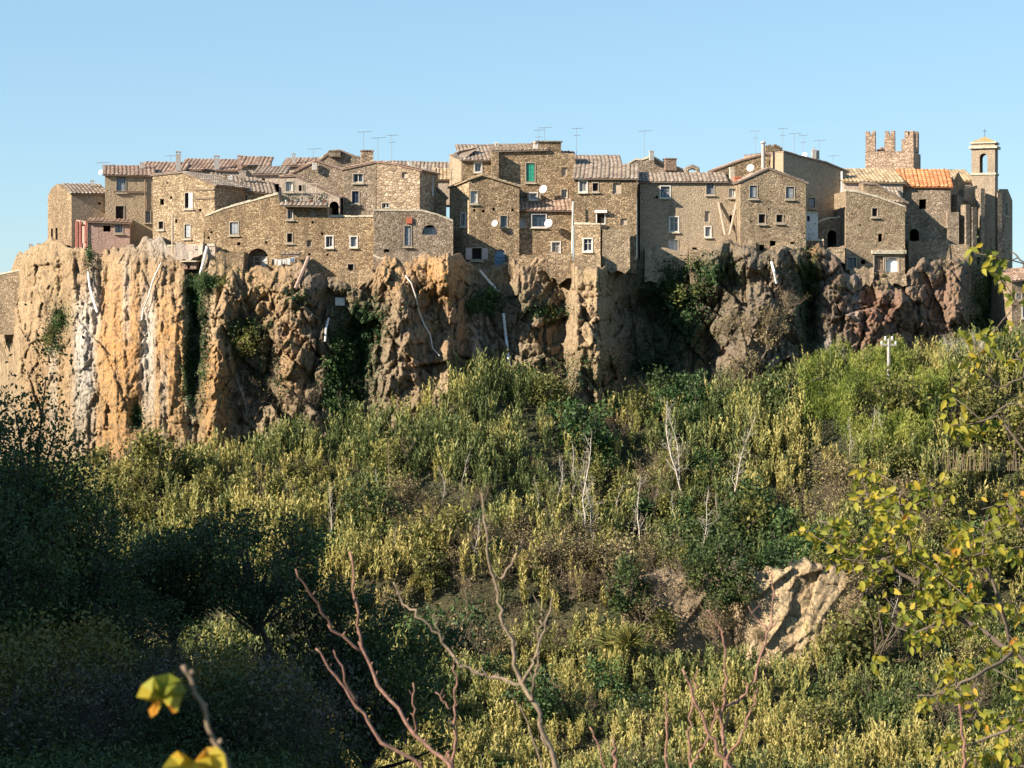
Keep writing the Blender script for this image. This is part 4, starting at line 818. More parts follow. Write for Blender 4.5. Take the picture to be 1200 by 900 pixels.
# pink shed at left
e, pl = hs('shed', 'pink_shed', 'pink plastered shed with a red-edged open side at the left cliff edge', [(104, 260), (152, 262)], 310, 104, 214.3, 8, 4.5, PP, [(121, 264.5, 129.5, 271.5, 'bare'), (135, 263.5, 143.5, 272.5, 'blue')], 'mono', TB, 257, cat='shed')
facade(e, [(89, 257.5), (103.7, 260)], 300, Plane(103.7, 214.3, -40), .3, PP, [(92, 263, 101, 285, 'bare')])
for x in (91, 95.5, 102.5):
    mb = MB(); q = Plane(103.7, 214.2, -40); mb.tube([q.pt(x, 259, -.15), q.pt(x, 290, -.15)], .12, 6); mb.build('post', M_DKR, e)
e, pl = hs('brickhut', 'brick_hut', 'little brick hut with a flat slab roof perched on the cliff brink', [(215, 308), (230, 307)], 328, 215, 205.2, -8, 2, BRK, [(219.5, 311, 222.5, 315, 'hole')], cat='hut')
mb = MB(); q = pl.pt(222, 307, .8); mb.box(q+Vector((0, 0, .08)), .95, 1.3, .07, pl.yaw); mb.build('roof', M_COP, e)
e, pl = hs('retw', 'retaining_wall', 'pale low retaining wall with a ledge under the tall tufa house', [(196, 289), (252, 288)], 312, 196, 206.7, -6, 1, PC, (), 'cope', cat='wall')
mb = MB(); mb.tube([ray(202, 297, 206.3), ray(202.2, 251, 206.3)], .12, 6); mb.tube([ray(200.5, 273, 206.2), ray(204, 273.5, 206.2)], .05, 5); tag(mb.build('wooden_post', M_WDL), 'weathered upright post standing in front of the tall tufa house', 'post')
e, pl = hs('cavewall', 'cave_parapet', 'small white parapet walling off the cave mouth in the cliff', [(393, 348.5), (404, 349)], 358, 393, float(cliffY(398, 352))-.5, 4, .9, M_CURT, cat='wall')
e, pl = hs('ledge', 'stone_balcony', 'rough stone balcony ledge with a curved wall below the bastion', [(437, 300), (446, 304), (460, 302), (470, 301)], 325, 437, 203.6, 0, 1.5, SG, [(443, 309, 450, 322, 'arch')], 'cope', cat='balcony')

# ================================================================ chimneys' companions: antennas, dishes, pipes, pole
def antenna(px, ptop, pb_, Y, label, style=0):
    o = empty('tv_antenna', ray(px, pb_, Y)); tag(o, label, 'antenna')
    mb = MB(); top = ray(px, ptop, Y); mb.tube([ray(px, pb_, Y), top], .028, 5); mb.build('mast', M_ALU, o)
    mb = MB()
    for zz, L, n in (((0, 1.5, 7),) if style == 0 else ((0, 1.2, 6), (.8, .7, 4))):
        c = top-Vector((0, 0, zz+.05)); d = Vector((1, .3, .08)) if style != 2 else Vector((-1, .4, 0)); mb.tube([c-d*L*.45, c+d*L*.55], .02, 4)
        for i in range(n):
            q = c+d*L*(-.42+.94*i/(n-1)); s_ = .34-.02*i; mb.tube([q+Vector((-.12, -s_, 0)), q+Vector((.12, s_, 0))], .013, 4)
    mb.build('aerial', M_ALU, o)
for a in ((426, 154, 190, 213, 'tall TV antenna with a long boom right above the square block chimney'), (443, 161, 193, 214, 'TV antenna of middle height rising from the tufa block house'), (459, 158, 193, 213.5, 'TV antenna with stacked bars on the right of the tufa block house', 1),
          (367.5, 174, 190, 213, 'short TV antenna on the dull grey gable'), (631, 152, 166, 218, 'left of two TV antennas on the chimney stack of the green-shuttered house', 1), (638, 149, 166, 218.3, 'right of two TV antennas on the chimney stack of the green-shuttered house'),
          (675.5, 150, 182, 218, 'tall TV antenna at the right end of the green-shuttered house', 1), (755, 153, 188, 219, 'TV antenna on the ragged rubble gable'), (885, 153, 184, 216, 'TV antenna just left of the slender chimney pipe', 2),
          (917, 150, 180, 217, 'tall TV antenna at the peak of the tall plastered house', 1), (931, 156, 182, 218, 'TV antenna on the falling roof of the tall plastered house'), (941, 158, 186, 217.5, 'stacked TV antenna next to the twin chimneys', 1), (960, 164, 176, 217, 'small TV antenna growing from the twin chimneys'),
          (976, 182, 196, 219, 'short thin TV antenna at the low end of the long roof'), (200, 182, 192, 227, 'faint TV antenna over the leftmost two-tier striped roof'), (120, 190, 197, 222, 'faint TV antenna over the yellow plastered house')): antenna(*a)
def dish(px, py, r, Y, label, ax_=(-.5, -1, .35)):
    o = empty('satellite_dish', ray(px, py, Y)); tag(o, label, 'satellite dish'); R = r/F*Y; mb = MB(); d = Vector(ax_).normalized(); u = d.cross(Vector((0, 0, 1))).normalized(); v = d.cross(u); c = Vector(ray(px, py, Y))
    rings = []
    for j in range(5):
        rr = R*j/4; n = len(mb.v)
        for i in range(16): t = 2*math.pi*i/16; mb.v.append(tuple(c+u*rr*math.cos(t)+v*rr*math.sin(t)+d*.25*R*(j/4)**2))
        rings.append(n)
    for j in range(4):
        for i in range(16): mb.f.append((rings[j]+i, rings[j]+(i+1) % 16, rings[j+1]+(i+1) % 16, rings[j+1]+i))
    for z in range(len(mb.f)): pass
    mb.build('reflector', M_WHT, o, True); mb = MB(); mb.tube([c, c-d*.35], .04, 5); mb.tube([c-v*R, c+d*R*.9], .02, 4); mb.build('arm', M_ALU, o)
dish(637, 222, 5, 214.4, 'large satellite dish on the green-shuttered rubble wall', (-.6, -1, .4)); dish(580, 262, 3.8, 209.6, 'satellite dish on the front-gabled tufa house above the arched door'); dish(643, 262, 5, 210.2, 'satellite dish beside the wide blue window')
dish(879.5, 197, 4.4, 214, 'satellite dish on the brown stone house behind the grey gable'); dish(943, 181.5, 3, 216, 'small satellite dish at the shallow gable roof of the tall plastered house'); dish(118, 202, 3, 218, 'white satellite dish at the left roof corner of the yellow plastered house')
def pipe(name, label, pts, r, m, cat='pipe'):
    P = []
    for x, y in pts: P.append(ray(x, y, min(float(cliffY(x, y)), float(cliffY(x-4, y)), float(cliffY(x+4, y)))-.35))
    mb = MB(); mb.tube(P, r, 7); tag(mb.build(name, m), label, cat)
pipe('drainpipe', 'white drainpipe leaning down the rock right of the little brick hut', [(242.6, 289), (239, 305), (234.5, 322)], .16, M_PIPE)
pipe('drainpipe', 'long pale drainpipe bending down the sunny cliff left of the brick hut', [(189, 308), (183, 320), (178, 332), (174, 348), (168, 362), (166, 375)], .09, M_PIPE)
pipe('drainpipe', 'white forked drainpipe under the pink shed', [(103, 318), (105, 335), (109, 350), (114, 366)], .13, M_WHT)
pipe('drainpipe', 'pinkish pipe slanting from the rubble wall beside the washing', [(361.6, 301), (354, 320), (346, 338)], .2, PP)
pipe('hose', 'thin pale hose snaking down the shaded rock below the bastion', [(475, 323), (482, 332), (487, 347), (491, 365), (497, 380), (504, 392), (507, 408), (515, 417)], .07, M_PIPE, 'hose')
pipe('gutter', 'pale gutter slanting right below the blue arched door', [(562, 317), (573, 330), (585, 343)], .16, M_PIPE, 'gutter')
pipe('drainpipe', 'straight white drainpipe in the middle of the cliff above the thicket', [(590, 367), (593, 395), (597, 430)], .16, M_WHT)
pipe('drainpipe', 'short white pipe on the rock left of the ivy hollow', [(385, 373), (382, 385), (381, 400)], .12, M_WHT)
pipe('drainpipe', 'short white pipe on the shaded rock under the grey gabled house', [(904, 307), (907, 318), (910, 332)], .14, M_WHT)
plv = Plane(671, 209, 0); mb = MB(); mb.tube([plv.pt(671.5, 236, -.3), plv.pt(670.5, 280, -.35), plv.pt(669.5, 325, -.6)], .09, 6); tag(mb.build('drainpipe', M_PIPE), 'long vertical cream drainpipe left of the sunlit buttress tower', 'pipe')
# utility pole
def pole():
    x, Yp = 1041.5, 196.0; zb = gz((x-600)/F*Yp, Yp); base = ray(x, 0, Yp); base.z = zb; top = ray(x, 397, Yp)
    o = empty('utility_pole', base); tag(o, 'pale concrete utility pole with a double crossarm rising from the bamboo', 'pole')
    mb = MB(); mb.tube([base, top], [.22, .15], 8); mb.build('post', M_ASH, o)
    for dz, hw in ((-.62, .82), (-.12, .45)):
        mb = MB(); c = top+Vector((0, 0, dz)); mb.box(c, hw, .1, .09, .1); a = mb.build('crossarm', M_ASH, o)
        for sx in (-1, 1):
            mb = MB(); q = c+Vector((sx*(hw-.08), sx*.08, .06)); mb.tube([q, q+Vector((0, 0, .2)), q+Vector((0, 0, .32))], [.09, .12, .06], 8); mb.build('insulator', M_WHT, a)
pole()
# ================================================================ vegetation
L_REED = leafmat('cane_leaf', [(0, (.045, .07, .018)), (.3, (.12, .155, .05)), (.55, (.26, .275, .10)), (.8, (.38, .345, .105)), (1, (.43, .37, .13))], .25)
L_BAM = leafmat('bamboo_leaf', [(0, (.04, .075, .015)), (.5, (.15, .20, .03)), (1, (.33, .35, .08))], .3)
L_GRN = leafmat('green_leaf', [(0, (.022, .045, .015)), (.5, (.05, .10, .03)), (1, (.11, .17, .045))], .2)
L_OLV = leafmat('olive_leaf', [(0, (.05, .06, .018)), (.5, (.15, .155, .04)), (1, (.32, .29, .08))], .25)
L_UND = leafmat('undergrowth_leaf', [(0, (.025, .028, .012)), (.5, (.06, .06, .025)), (1, (.14, .115, .055))], .1)
L_SCR = leafmat('scrub_leaf_shade_toned', [(0, (.02, .02, .012)), (.5, (.055, .046, .027)), (1, (.13, .105, .06))], .1)  # dry leaf darkened so the scrub carries its shade in colour
L_BSH = leafmat('shade_toned_yellowing_leaf', [(0, (.04, .05, .012)), (.5, (.13, .12, .025)), (1, (.28, .18, .04))], .15)  # yellowing is the leaf's own; darkened below olive to carry shade
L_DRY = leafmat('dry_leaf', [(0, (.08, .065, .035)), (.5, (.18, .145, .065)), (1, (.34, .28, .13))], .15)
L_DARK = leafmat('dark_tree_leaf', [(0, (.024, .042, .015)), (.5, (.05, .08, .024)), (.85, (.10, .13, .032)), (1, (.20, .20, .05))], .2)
L_IVY = leafmat('ivy_leaf', [(0, (.018, .045, .015)), (.5, (.035, .085, .025)), (1, (.09, .16, .04))], .1)
L_YEL = leafmat('yellow_leaf', [(0, (.05, .085, .018)), (.3, (.15, .19, .028)), (.6, (.36, .35, .045)), (.88, (.55, .42, .05)), (1, (.60, .28, .04))], .5)
M_BRK = plain('bark_brown', (.13, .10, .075), .95, 0, .3); M_BPL = plain('bark_pale', (.46, .41, .34), .9, 0, .2); M_BDK = plain('bark_dark', (.055, .045, .035), .95, 0, .3); M_STM = plain('cane_stem', (.36, .34, .16), .8, 0, .3)
M_RDB = plain('twig_reddish', (.235, .125, .088), .75, 0, .5, 45); M_TWG = plain('twig_grey', (.20, .15, .10), .9, 0, .45, 45)

def unit(a): return a/np.maximum(np.linalg.norm(a, axis=-1, keepdims=True), 1e-9)
def leafcloud(P, size, asp=.5, dirs=None, g=rng):
    """one rhombic leaf per point"""
    n = len(P); a = unit(g.normal(size=(n, 3))) if dirs is None else unit(dirs+g.normal(size=(n, 3))*.25)
    b = unit(np.cross(a, g.normal(size=(n, 3)))); s = size*g.uniform(.7, 1.3, n)[:, None]
    return np.stack([P-a*s*.5, P-b*s*asp*.5+a*s*.05, P+a*s*.5, P+b*s*asp*.5+a*s*.05], 1)
def canes(P, h, g=rng, nleaf=15):
    """reed canes: one tapering stem with long drooping leaves each; returns quads (n,4,3) and tint"""
    n = len(P); lean = g.normal(size=(n, 3))*np.array([.13, .13, 0]); top = P+np.stack([lean[:, 0]*h, lean[:, 1]*h, h], -1)
    Q, T_ = [], []
    base = g.uniform(.25, .75, n)
    side = unit(np.cross(top-P, g.normal(size=(n, 3))))*.03
    Q.append(np.stack([P-side, P+side, top+side*.3, top-side*.3], 1)); T_.append(np.full(n, .8))
    for k in range(nleaf):
        t = .16+.84*(k+g.uniform(0, 1, n))/nleaf; c = P+(top-P)*t[:, None]
        az = g.uniform(0, 6.283, n); L = (.95-.5*t)*g.uniform(.7, 1.3, n)*(h/3.0)**.5
        up = np.stack([np.cos(az)*.36, np.sin(az)*.36, np.full(n, .95)], -1); w = unit(np.cross(up, np.array([0, 0, 1.0])))
        w = w*.5+g.normal(size=(n, 3))*.35; w = unit(w)*(.082*(h/3.0)**.5)[:, None]
        m1 = c+unit(up)*L[:, None]*.5; tip = m1+np.stack([np.cos(az)*.5, np.sin(az)*.5, .25+.6*g.uniform(-1, 1, n)], -1)*L[:, None]*.55
        Q.append(np.stack([c-w*.5, c+w*.5, m1+w, m1-w], 1)); Q.append(np.stack([m1-w, m1+w, tip+w*.15, tip-w*.15], 1))
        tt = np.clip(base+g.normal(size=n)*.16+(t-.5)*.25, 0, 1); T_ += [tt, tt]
    # plume
    pl_ = top+np.stack([lean[:, 0]*.6, lean[:, 1]*.6, .35*np.ones(n)], -1); s2 = unit(g.normal(size=(n, 3)))*.07
    Q.append(np.stack([top-s2*.4, top+s2, pl_, top-s2], 1)[g.random(n) < .0]); T_.append(np.full(len(Q[-1]), .95))
    return np.concatenate(Q), np.concatenate(T_)
def quadmesh(name, Q, tint):
    n = len(Q); return npmesh(name, Q.reshape(-1, 3), np.arange(n*4).reshape(n, 4), tint=np.clip(tint, 0, 1))
def twigs(n0, L, spread, g, levels=3, r0=.035, up=.5, kids=4):
    """branching twig skeleton as list of (a,b,ra,rb)"""
    segs, tips = [], []
    def grow(p, d, l, r, lev):
        q = p
        for k in range(3):
            d2 = unit(d+g.normal(size=3)*.16+np.array([0, 0, .03])); q2 = q+d2*l/3; segs.append((q, q2, r*(1-k*.22), r*(1-(k+1)*.22))); q, d = q2, d2
            if lev > 0 and k > 0:
                for _ in range(kids//2):
                    s = unit(d+g.normal(size=3)*.55+np.array([0, 0, up*.3])); grow(q, s, l*g.uniform(.45, .7), r*.55, lev-1)
        tips.append(q)
    for i in range(n0):
        a = g.uniform(0, 6.283); d = unit(np.array([math.cos(a)*spread, math.sin(a)*spread, 1.0])+g.normal(size=3)*.15)
        grow(np.array([math.cos(a)*.08, math.sin(a)*.08, -.3]), d, L*g.uniform(.75, 1.1), r0, levels)
    return segs, np.array(tips)
def segmesh(name, segs, k=3):
    A = np.array([s[0] for s in segs]); B = np.array([s[1] for s in segs]); ra = np.array([s[2] for s in segs]); rb = np.array([s[3] for s in segs])
    d = unit(B-A); u = unit(np.cross(d, np.array([.31, .77, .21]))); v = np.cross(d, u); n = len(A); V = []
    for P, r in ((A, ra), (B, rb)):
        for j in range(k): t = 2*math.pi*j/k; V.append(P+(u*math.cos(t)+v*math.sin(t))*r[:, None])
    V = np.stack(V, 1); i = np.arange(n)[:, None]*2*k
    Q = np.concatenate([np.concatenate([i+j, i+(j+1) % k, i+k+(j+1) % k, i+k+j], 1) for j in range(k)])
    return npmesh(name, V.reshape(-1, 3), Q)
def crownpts(n, rx, rz, g, nc=14, cs=.34, shell=.55, low=-.55):
    """leaf positions in clumps spread through an uneven crown"""
    c = unit(g.normal(size=(nc, 3)))*g.uniform(shell, 1, nc)[:, None]; c[:, 2] = np.clip(c[:, 2], low, 1); c = c*g.uniform(.7, 1.12, (nc, 1))
    k = g.integers(0, nc, n); rr = g.normal(size=(n, 3))*.62
    p = c[k]+rr*cs*g.uniform(.6, 1.25, nc)[k][:, None]; tint = g.uniform(.25, .75, nc)[k]+g.normal(size=n)*.14
    return p*np.array([rx, rx, rz]), tint, c*np.array([rx, rx, rz])

# --- templates: each returns list of (part name, mesh, material)
def t_shrub(seed, rx, rz, n, leaf, lm, tw=M_BRK, nc=14):
    g = np.random.default_rng(seed); P, t, c = crownpts(n, rx, rz, g, nc, .4); P[:, 2] += rz*.75
    segs, _ = twigs(5, rz*1.3, .55, g, 1, .05); 
    return [('foliage', quadmesh('foliage', leafcloud(P, leaf, .55, None, g), t), lm), ('stem', segmesh('stem', segs), tw)]
def t_bare(seed, L, n0, spread, lm=None, nl=0, bark=M_TWG, lev=3, r0=.04):
    g = np.random.default_rng(seed); segs, tips = twigs(n0, L, spread, g, lev, r0)
    out = [('branches', segmesh('branches', segs), bark)]
    if nl:
        P = tips[g.integers(0, len(tips), nl)]+g.normal(size=(nl, 3))*.16; out.append(('foliage', quadmesh('foliage', leafcloud(P, .16, .5, None, g), g.uniform(0, 1, nl)), lm))
    return out
def t_tree(seed, h, r, n, leaf, lm, bark=M_BDK, th=.32, nc=36, cs=.24, zr=.5):
    nc = nc*2; cs = cs*1.35
    g = np.random.default_rng(seed); P, t, c = crownpts(int(n*.75), r, h*zr*.9, g, nc, cs*.72, .45, -.55); cz = h*(1-zr)+.2; P[:, 2] += cz; c = c+np.array([0, 0, cz])
    segs = []; p = np.array([0, 0, -.6]); r0 = h*.022; tp = []
    H1 = h*th; k = 5
    for i in range(k): q = np.array([g.normal()*.06*i, g.normal()*.06*i, (i+1)*(H1+.6)/k-.6]); segs.append((p, q, r0*(1-.08*i), r0*(1-.08*(i+1)))); p = q
    fork = p
    for cc in c:
        q0 = fork+np.array([0, 0, g.uniform(-.25, .1)*H1]); prev = q0; m = 5; rr = r0*.42
        bend = g.normal(size=3)*r*.08
        for j in range(1, m+1):
            tt = j/m; q = q0+(cc-q0)*tt+bend*math.sin(tt*3.1)+np.array([0, 0, math.sin(tt*3.1)*r*.08]); segs.append((prev, q, rr*(1-.8*(j-1)/m), rr*(1-.8*tt))); prev = q
            if j > 1:
                for _ in range(2):
                    e_ = q+unit(g.normal(size=3)+np.array([0, 0, .3]))*r*.22; segs.append((q, e_, rr*.3*(1-.6*tt), .008))
    return [('crown', quadmesh('crown', leafcloud(P, leaf, .6, None, g), t), lm), ('trunk', segmesh('trunk', segs, 6), bark)]
def t_pale(seed, h, nl=0, lm=None, bark=M_BPL):
    g = np.random.default_rng(seed); segs = []; tips = []
    for st in range(1):
        p = np.array([0, 0, -.5]); d = unit(np.array([g.normal()*.12, g.normal()*.12, 1])); r = .085
        m = 9
        for i in range(m):
            d = unit(d+np.array([g.normal()*.13, g.normal()*.13, .15])); q = p+d*(h+.5)/m; r1 = r*.86; segs.append((p, q, r, r1))
            if i > 2:
                for _ in range(3):
                    a = unit(d*.7+g.normal(size=3)*.6+np.array([0, 0, .3])); bl = h*.2*g.uniform(.5, 1.2)*(1-i/m*.5); x = p+(q-p)*g.uniform(); pr = x; dd = a
                    for s in range(3):
                        dd = unit(dd+g.normal(size=3)*.22+np.array([0, 0, .12])); nx = pr+dd*bl/3; segs.append((pr, nx, r*.4*(1-.28*s), r*.4*(1-.28*(s+1)))); pr = nx
                        for _ in range(2): e_ = pr+unit(dd+g.normal(size=3)*.6)*bl*.35; segs.append((pr, e_, r*.14, .006)); tips.append(e_)
            p, r = q, r1
    out = [('trunk', segmesh('trunk', segs, 4), bark)]
    if nl: T_ = np.array(tips); P = T_[g.integers(0, len(T_), nl)]+g.normal(size=(nl, 3))*.15; out.append(('crown', quadmesh('crown', leafcloud(P, .15, .5, None, g), g.uniform(0, 1, nl)), lm))
    return out
def t_pampas(seed, r, n, lm):
    g = np.random.default_rng(seed); a = g.uniform(0, 6.283, n); el = g.uniform(.15, 1.45, n); d = np.stack([np.cos(a)*np.cos(el), np.sin(a)*np.cos(el), np.sin(el)], -1); Q = []
    L = r*g.uniform(.6, 1.1, n)[:, None]; w = unit(np.cross(d, g.normal(size=(n, 3))))*.045; p0 = d*.1; p1 = d*L*.55; p2 = p1+(d*.8+np.array([0, 0, -.25]))*L*.5
    Q = np.concatenate([np.stack([p0-w, p0+w, p1+w, p1-w], 1), np.stack([p1-w, p1+w, p2+w*.2, p2-w*.2], 1)]); return [('fronds', quadmesh('fronds', Q, np.tile(g.uniform(0, 1, n), 2)), lm)]

def spawn(name, tpl, loc, s, rz, label, cat, group=None, sz=None):
    e = empty(name, loc); e.rotation_euler = (0, 0, rz); e.scale = (s, s, sz or s); tag(e, label, cat, group)
    for pn, me, m in tpl:
        if not me.materials: me.materials.append(m)
        o = bpy.data.objects.new(pn, me); C.objects.link(o); o.parent = e
    return e
POTM = quadmesh
for mb, p in POTS: mb.build('foliage', L_GRN, p)

def pxof(x, Y): return 600+F*x/Y
def pyof(z, Y): return HZ-F*z/Y
# zones over the slope, in image columns/rows of the plants' feet: (cx, cy, rx, ry, kind)
ZONES = [(1030, 480, 95, 62, 'bamboo'), (1150, 500, 60, 45, 'olive'), (900, 520, 50, 70, 'reed'), (830, 650, 120, 48, 'dark'), (910, 640, 60, 40, 'green'), (700, 640, 130, 50, 'dry'), (770, 570, 120, 45, 'mix'), (1010, 590, 120, 40, 'dry'), (1120, 640, 110, 70, 'mix'),
         (690, 500, 45, 26, 'green'), (560, 690, 90, 50, 'bare'), (640, 680, 60, 50, 'mix'), (730, 730, 40, 30, 'olive'), (520, 660, 60, 40, 'mix'), (860, 730, 150, 36, 'clear'), (330, 560, 70, 30, 'olive'), (180, 560, 80, 60, 'olive'), (480, 590, 70, 30, 'dry'), (820, 470, 40, 35, 'green')]
def zone(px, py):
    k = np.full(px.shape, 'reed', dtype='<U8'); best = np.zeros(px.shape)
    for cx, cy, rx, ry, n in ZONES:
        w_ = np.exp(-((px-cx)/rx)**2-((py-cy)/ry)**2)+.25*(fbm(px*.03, py*.04, 0, 2, cx)-.5)
        m = (w_ > .42) & (w_ > best); k[m] = n; best = np.where(m, w_, best)
    return k
g = rng
def slope_points(n, y0, y1, u0, u1):
    Y = g.uniform(y0, y1, n); px = g.uniform(u0, u1, n); x = (px-600)/F*Y; keep = g.random(n) < (Y/y1); x, Y, px = x[keep], Y[keep], px[keep]
    z = ground(x, Y); return x, Y, z, px, pyof(z, Y)
# --- cane thicket (ground-covering mass of tufts)
def jgrid(y0, y1, u0, u1, st):
    gy = np.arange(y0, y1, st); out = []
    for yy in gy:
        xx = np.arange((u0-600)/F*yy, (u1-600)/F*yy, st); out.append(np.stack([xx, np.full(len(xx), yy)], -1))
    o = np.concatenate(out)+g.uniform(-.5, .5, (sum(map(len, out)), 2))*st; x, Y = o[:, 0], o[:, 1]; z = ground(x, Y); return x, Y, z, pxof(x, Y), pyof(z, Y)
X, Y, Z, px, py = [np.concatenate(v) for v in zip(jgrid(168, 206, -60, 1480, 1.12), jgrid(122, 166.5, 60, 1500, 1.02))]
infront = Y < np.minimum(cliffY(px, py), cliffY(px, py-25))-.4
kd = zone(px, py-15); dens = fbm(X*.16, Y*.16, 0, 3, 90); q = g.random(len(X))
pr = np.select([kd == 'reed', kd == 'olive', kd == 'mix', kd == 'dry', kd == 'dark', kd == 'bamboo', kd == 'clear'], [np.where(dens > .40, .95, .5), .5, .5, .2, .15, .12, .66], .42)
ok = infront & (q < pr) & ~((Y > 160.5) & (Y < 167) & (px > 735) & (px < 1000))
TPt = np.stack([X, Y, Z], -1)[ok]; nT = len(TPt); th_ = (.9+4.4*fbm(TPt[:, 0]*.22, TPt[:, 1]*.22, 0, 2, 95)+.6*g.normal(size=nT))*np.where(TPt[:, 1] > 167, 1, .82); th_ = np.clip(th_, 1.3, 5.2)
tt0 = .47+(fbm(TPt[:, 0]*.10, TPt[:, 1]*.10, 0, 3, 97)-.5)*1.8+g.normal(size=nT)*.17
NC = 7; k = np.repeat(np.arange(nT), NC); rr = g.uniform(0, .42, len(k)); aa = g.uniform(0, 6.283, len(k)); P = TPt[k]+np.stack([np.cos(aa)*rr, np.sin(aa)*rr, 0*rr], -1); h = th_[k]*(1.02-.7*rr)*g.uniform(.82, 1.05, len(k))
Q, tt = canes(P, h, g, 13); cid = np.concatenate([np.arange(len(k))]+[np.arange(len(k))]*26+[np.zeros(len(tt)-27*len(k), int)])
tt = np.clip(.5+(tt-.5)*.6+(tt0[k][cid]-.5), 0, 1)
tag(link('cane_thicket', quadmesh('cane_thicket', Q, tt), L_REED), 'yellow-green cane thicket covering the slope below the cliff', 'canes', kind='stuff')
NCANE = len(P)
# --- bamboo grove on the right
X, Y, Z, px, py = slope_points(9000, 172, 204, 900, 1230); kd = zone(px, py-15); ok = (kd == 'bamboo') & (Y < cliffY(px, py-20)-.5)
ok &= fbm(X*.5, Y*.5, 0, 2, 102) > .47
P = np.stack([X, Y, Z], -1)[ok]; h = 1.2+4.8*fbm(P[:, 0]*.4, P[:, 1]*.4, 0, 2, 101)
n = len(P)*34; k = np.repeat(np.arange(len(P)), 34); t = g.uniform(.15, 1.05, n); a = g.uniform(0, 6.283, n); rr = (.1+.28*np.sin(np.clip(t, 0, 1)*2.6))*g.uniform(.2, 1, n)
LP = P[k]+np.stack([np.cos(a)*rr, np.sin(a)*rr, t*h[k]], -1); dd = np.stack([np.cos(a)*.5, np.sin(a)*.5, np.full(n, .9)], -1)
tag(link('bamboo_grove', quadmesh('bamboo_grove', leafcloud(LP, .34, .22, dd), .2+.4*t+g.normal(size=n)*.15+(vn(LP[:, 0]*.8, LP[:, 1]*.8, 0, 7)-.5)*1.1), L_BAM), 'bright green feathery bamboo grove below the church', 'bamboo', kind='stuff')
# --- low undergrowth over the whole slope
X, Y, Z, px, py = [np.concatenate(v) for v in zip(slope_points(88000, 166.5, 208, -80, 1500), slope_points(80000, 118, 166.5, 60, 1520))]
ok = (Y < cliffY(px, py-6)+.6); X, Y, Z = X[ok], Y[ok], Z[ok]; n = len(X); hh = np.abs(g.normal(size=n))*.38*(.4+1.6*fbm(X*.3, Y*.3, 0, 3, 111))
tag(link('undergrowth', quadmesh('undergrowth', leafcloud(np.stack([X, Y, Z+hh], -1), .34, .4), fbm(X*.15, Y*.15, 0, 3, 112)+g.normal(size=n)*.2), L_UND), 'low olive undergrowth between the canes and shrubs', 'undergrowth', kind='stuff')

# --- individual shrubs on the slope
TS = {'green': [t_shrub(s, 1.5, 1.5, 1500, .26, L_GRN) for s in (1, 2, 3)], 'dark': [t_shrub(s, 1.6, 1.5, 1500, .24, L_DARK) for s in (4, 5, 6)], 'olive': [t_shrub(s, 1.4, 1.7, 1500, .26, L_OLV) for s in (7, 8, 9)],
      'dry': [t_bare(s, 1.7, 9, .7, L_DRY, 1100, M_BRK, 2, .04) for s in (10, 11, 12)], 'bare': [t_bare(s, 1.7, 10, .75, L_DRY, 120, M_TWG, 3, .03) for s in (13, 14, 15)]}
NAMES = {'green': ('leafy_shrub', 'fresh green leafy shrub', 'shrub'), 'dark': ('evergreen_shrub', 'dark evergreen shrub', 'shrub'), 'olive': ('olive_green_shrub', 'olive-yellow bushy shrub', 'shrub'), 'dry': ('dry_shrub', 'brown dry-leaved shrub', 'shrub'), 'bare': ('bare_shrub', 'grey leafless twiggy shrub', 'shrub')}
def where(px, py):
    a = 'under the leftmost houses' if px < 240 else 'below the arched doorway' if px < 450 else 'below the green shutters' if px < 680 else 'below the plastered house' if px < 860 else 'below the grey gabled house' if px < 980 else 'below the battlement tower' if px < 1100 else 'below the church'
    b = 'at the cliff foot' if py < 520 else 'high on the slope' if py < 590 else 'midway down the slope' if py < 660 else 'level with the pale outcrop' if py < 760 else 'low among the canes'
    return b+', '+a
cand = []
for (u0, u1, y0, y1, n) in ((90, 1250, 168, 204, 1500), (430, 1250, 124, 164, 800)):
    X, Y, Z, px, py = slope_points(n, y0, y1, u0, u1); kd = zone(px, py-20)
    for i in range(len(X)):
        if Y[i] > float(cliffY(px[i], py[i]-25))-1.3: continue
        if 160 < Y[i] < 168 and 735 < px[i] < 1000: continue
        k = kd[i]; pr = {'green': 1, 'dark': 1, 'olive': .6, 'dry': 1, 'bare': 1, 'mix': .9, 'reed': .08, 'bamboo': .03, 'clear': 0}[k]
        if g.random() > pr: continue
        if k == 'clear': continue
        if k in ('mix', 'bamboo'): k = ['dry', 'olive', 'bare', 'green', 'dry'][g.integers(0, 5)]
        if k == 'reed': k = ['olive', 'dark', 'bare', 'green'][g.integers(0, 4)]
        if k in ('dry', 'dark', 'green') and g.random() < .25: k = ['dry', 'olive', 'bare', 'dark'][g.integers(0, 4)]
        if any((X[i]-c[0])**2+(Y[i]-c[1])**2 < 2.5 for c in cand): continue
        cand.append((X[i], Y[i], Z[i], px[i], py[i], k))
for i in range(46):
    px_ = g.uniform(440, 735) if i < 30 else g.uniform(1003, 1240); Y_ = g.uniform(159.5, 168.5); x_ = (px_-600)/F*Y_
    z_ = gz(x_, Y_); cand.append((x_, Y_, z_, px_, pyof(z_, Y_), ['dry', 'bare', 'dark', 'olive', 'dry', 'bare', 'green'][i % 7]))
NSH = len(cand)
for x, y, z, px_, py_, k in cand:
    nm, lb, ct = NAMES[k]; s = g.uniform(.75, 1.3)*(1.6 if g.random() < .16 else 1); wh = where(px_, py_)
    size = 'large ' if s > 1.12 else 'small ' if s < .92 else ''
    spawn(nm, TS[k][g.integers(0, 3)], (x, y, z-.1), s, g.uniform(0, 6.28), size+lb+' '+wh, ct, (size+lb+'s '+wh))
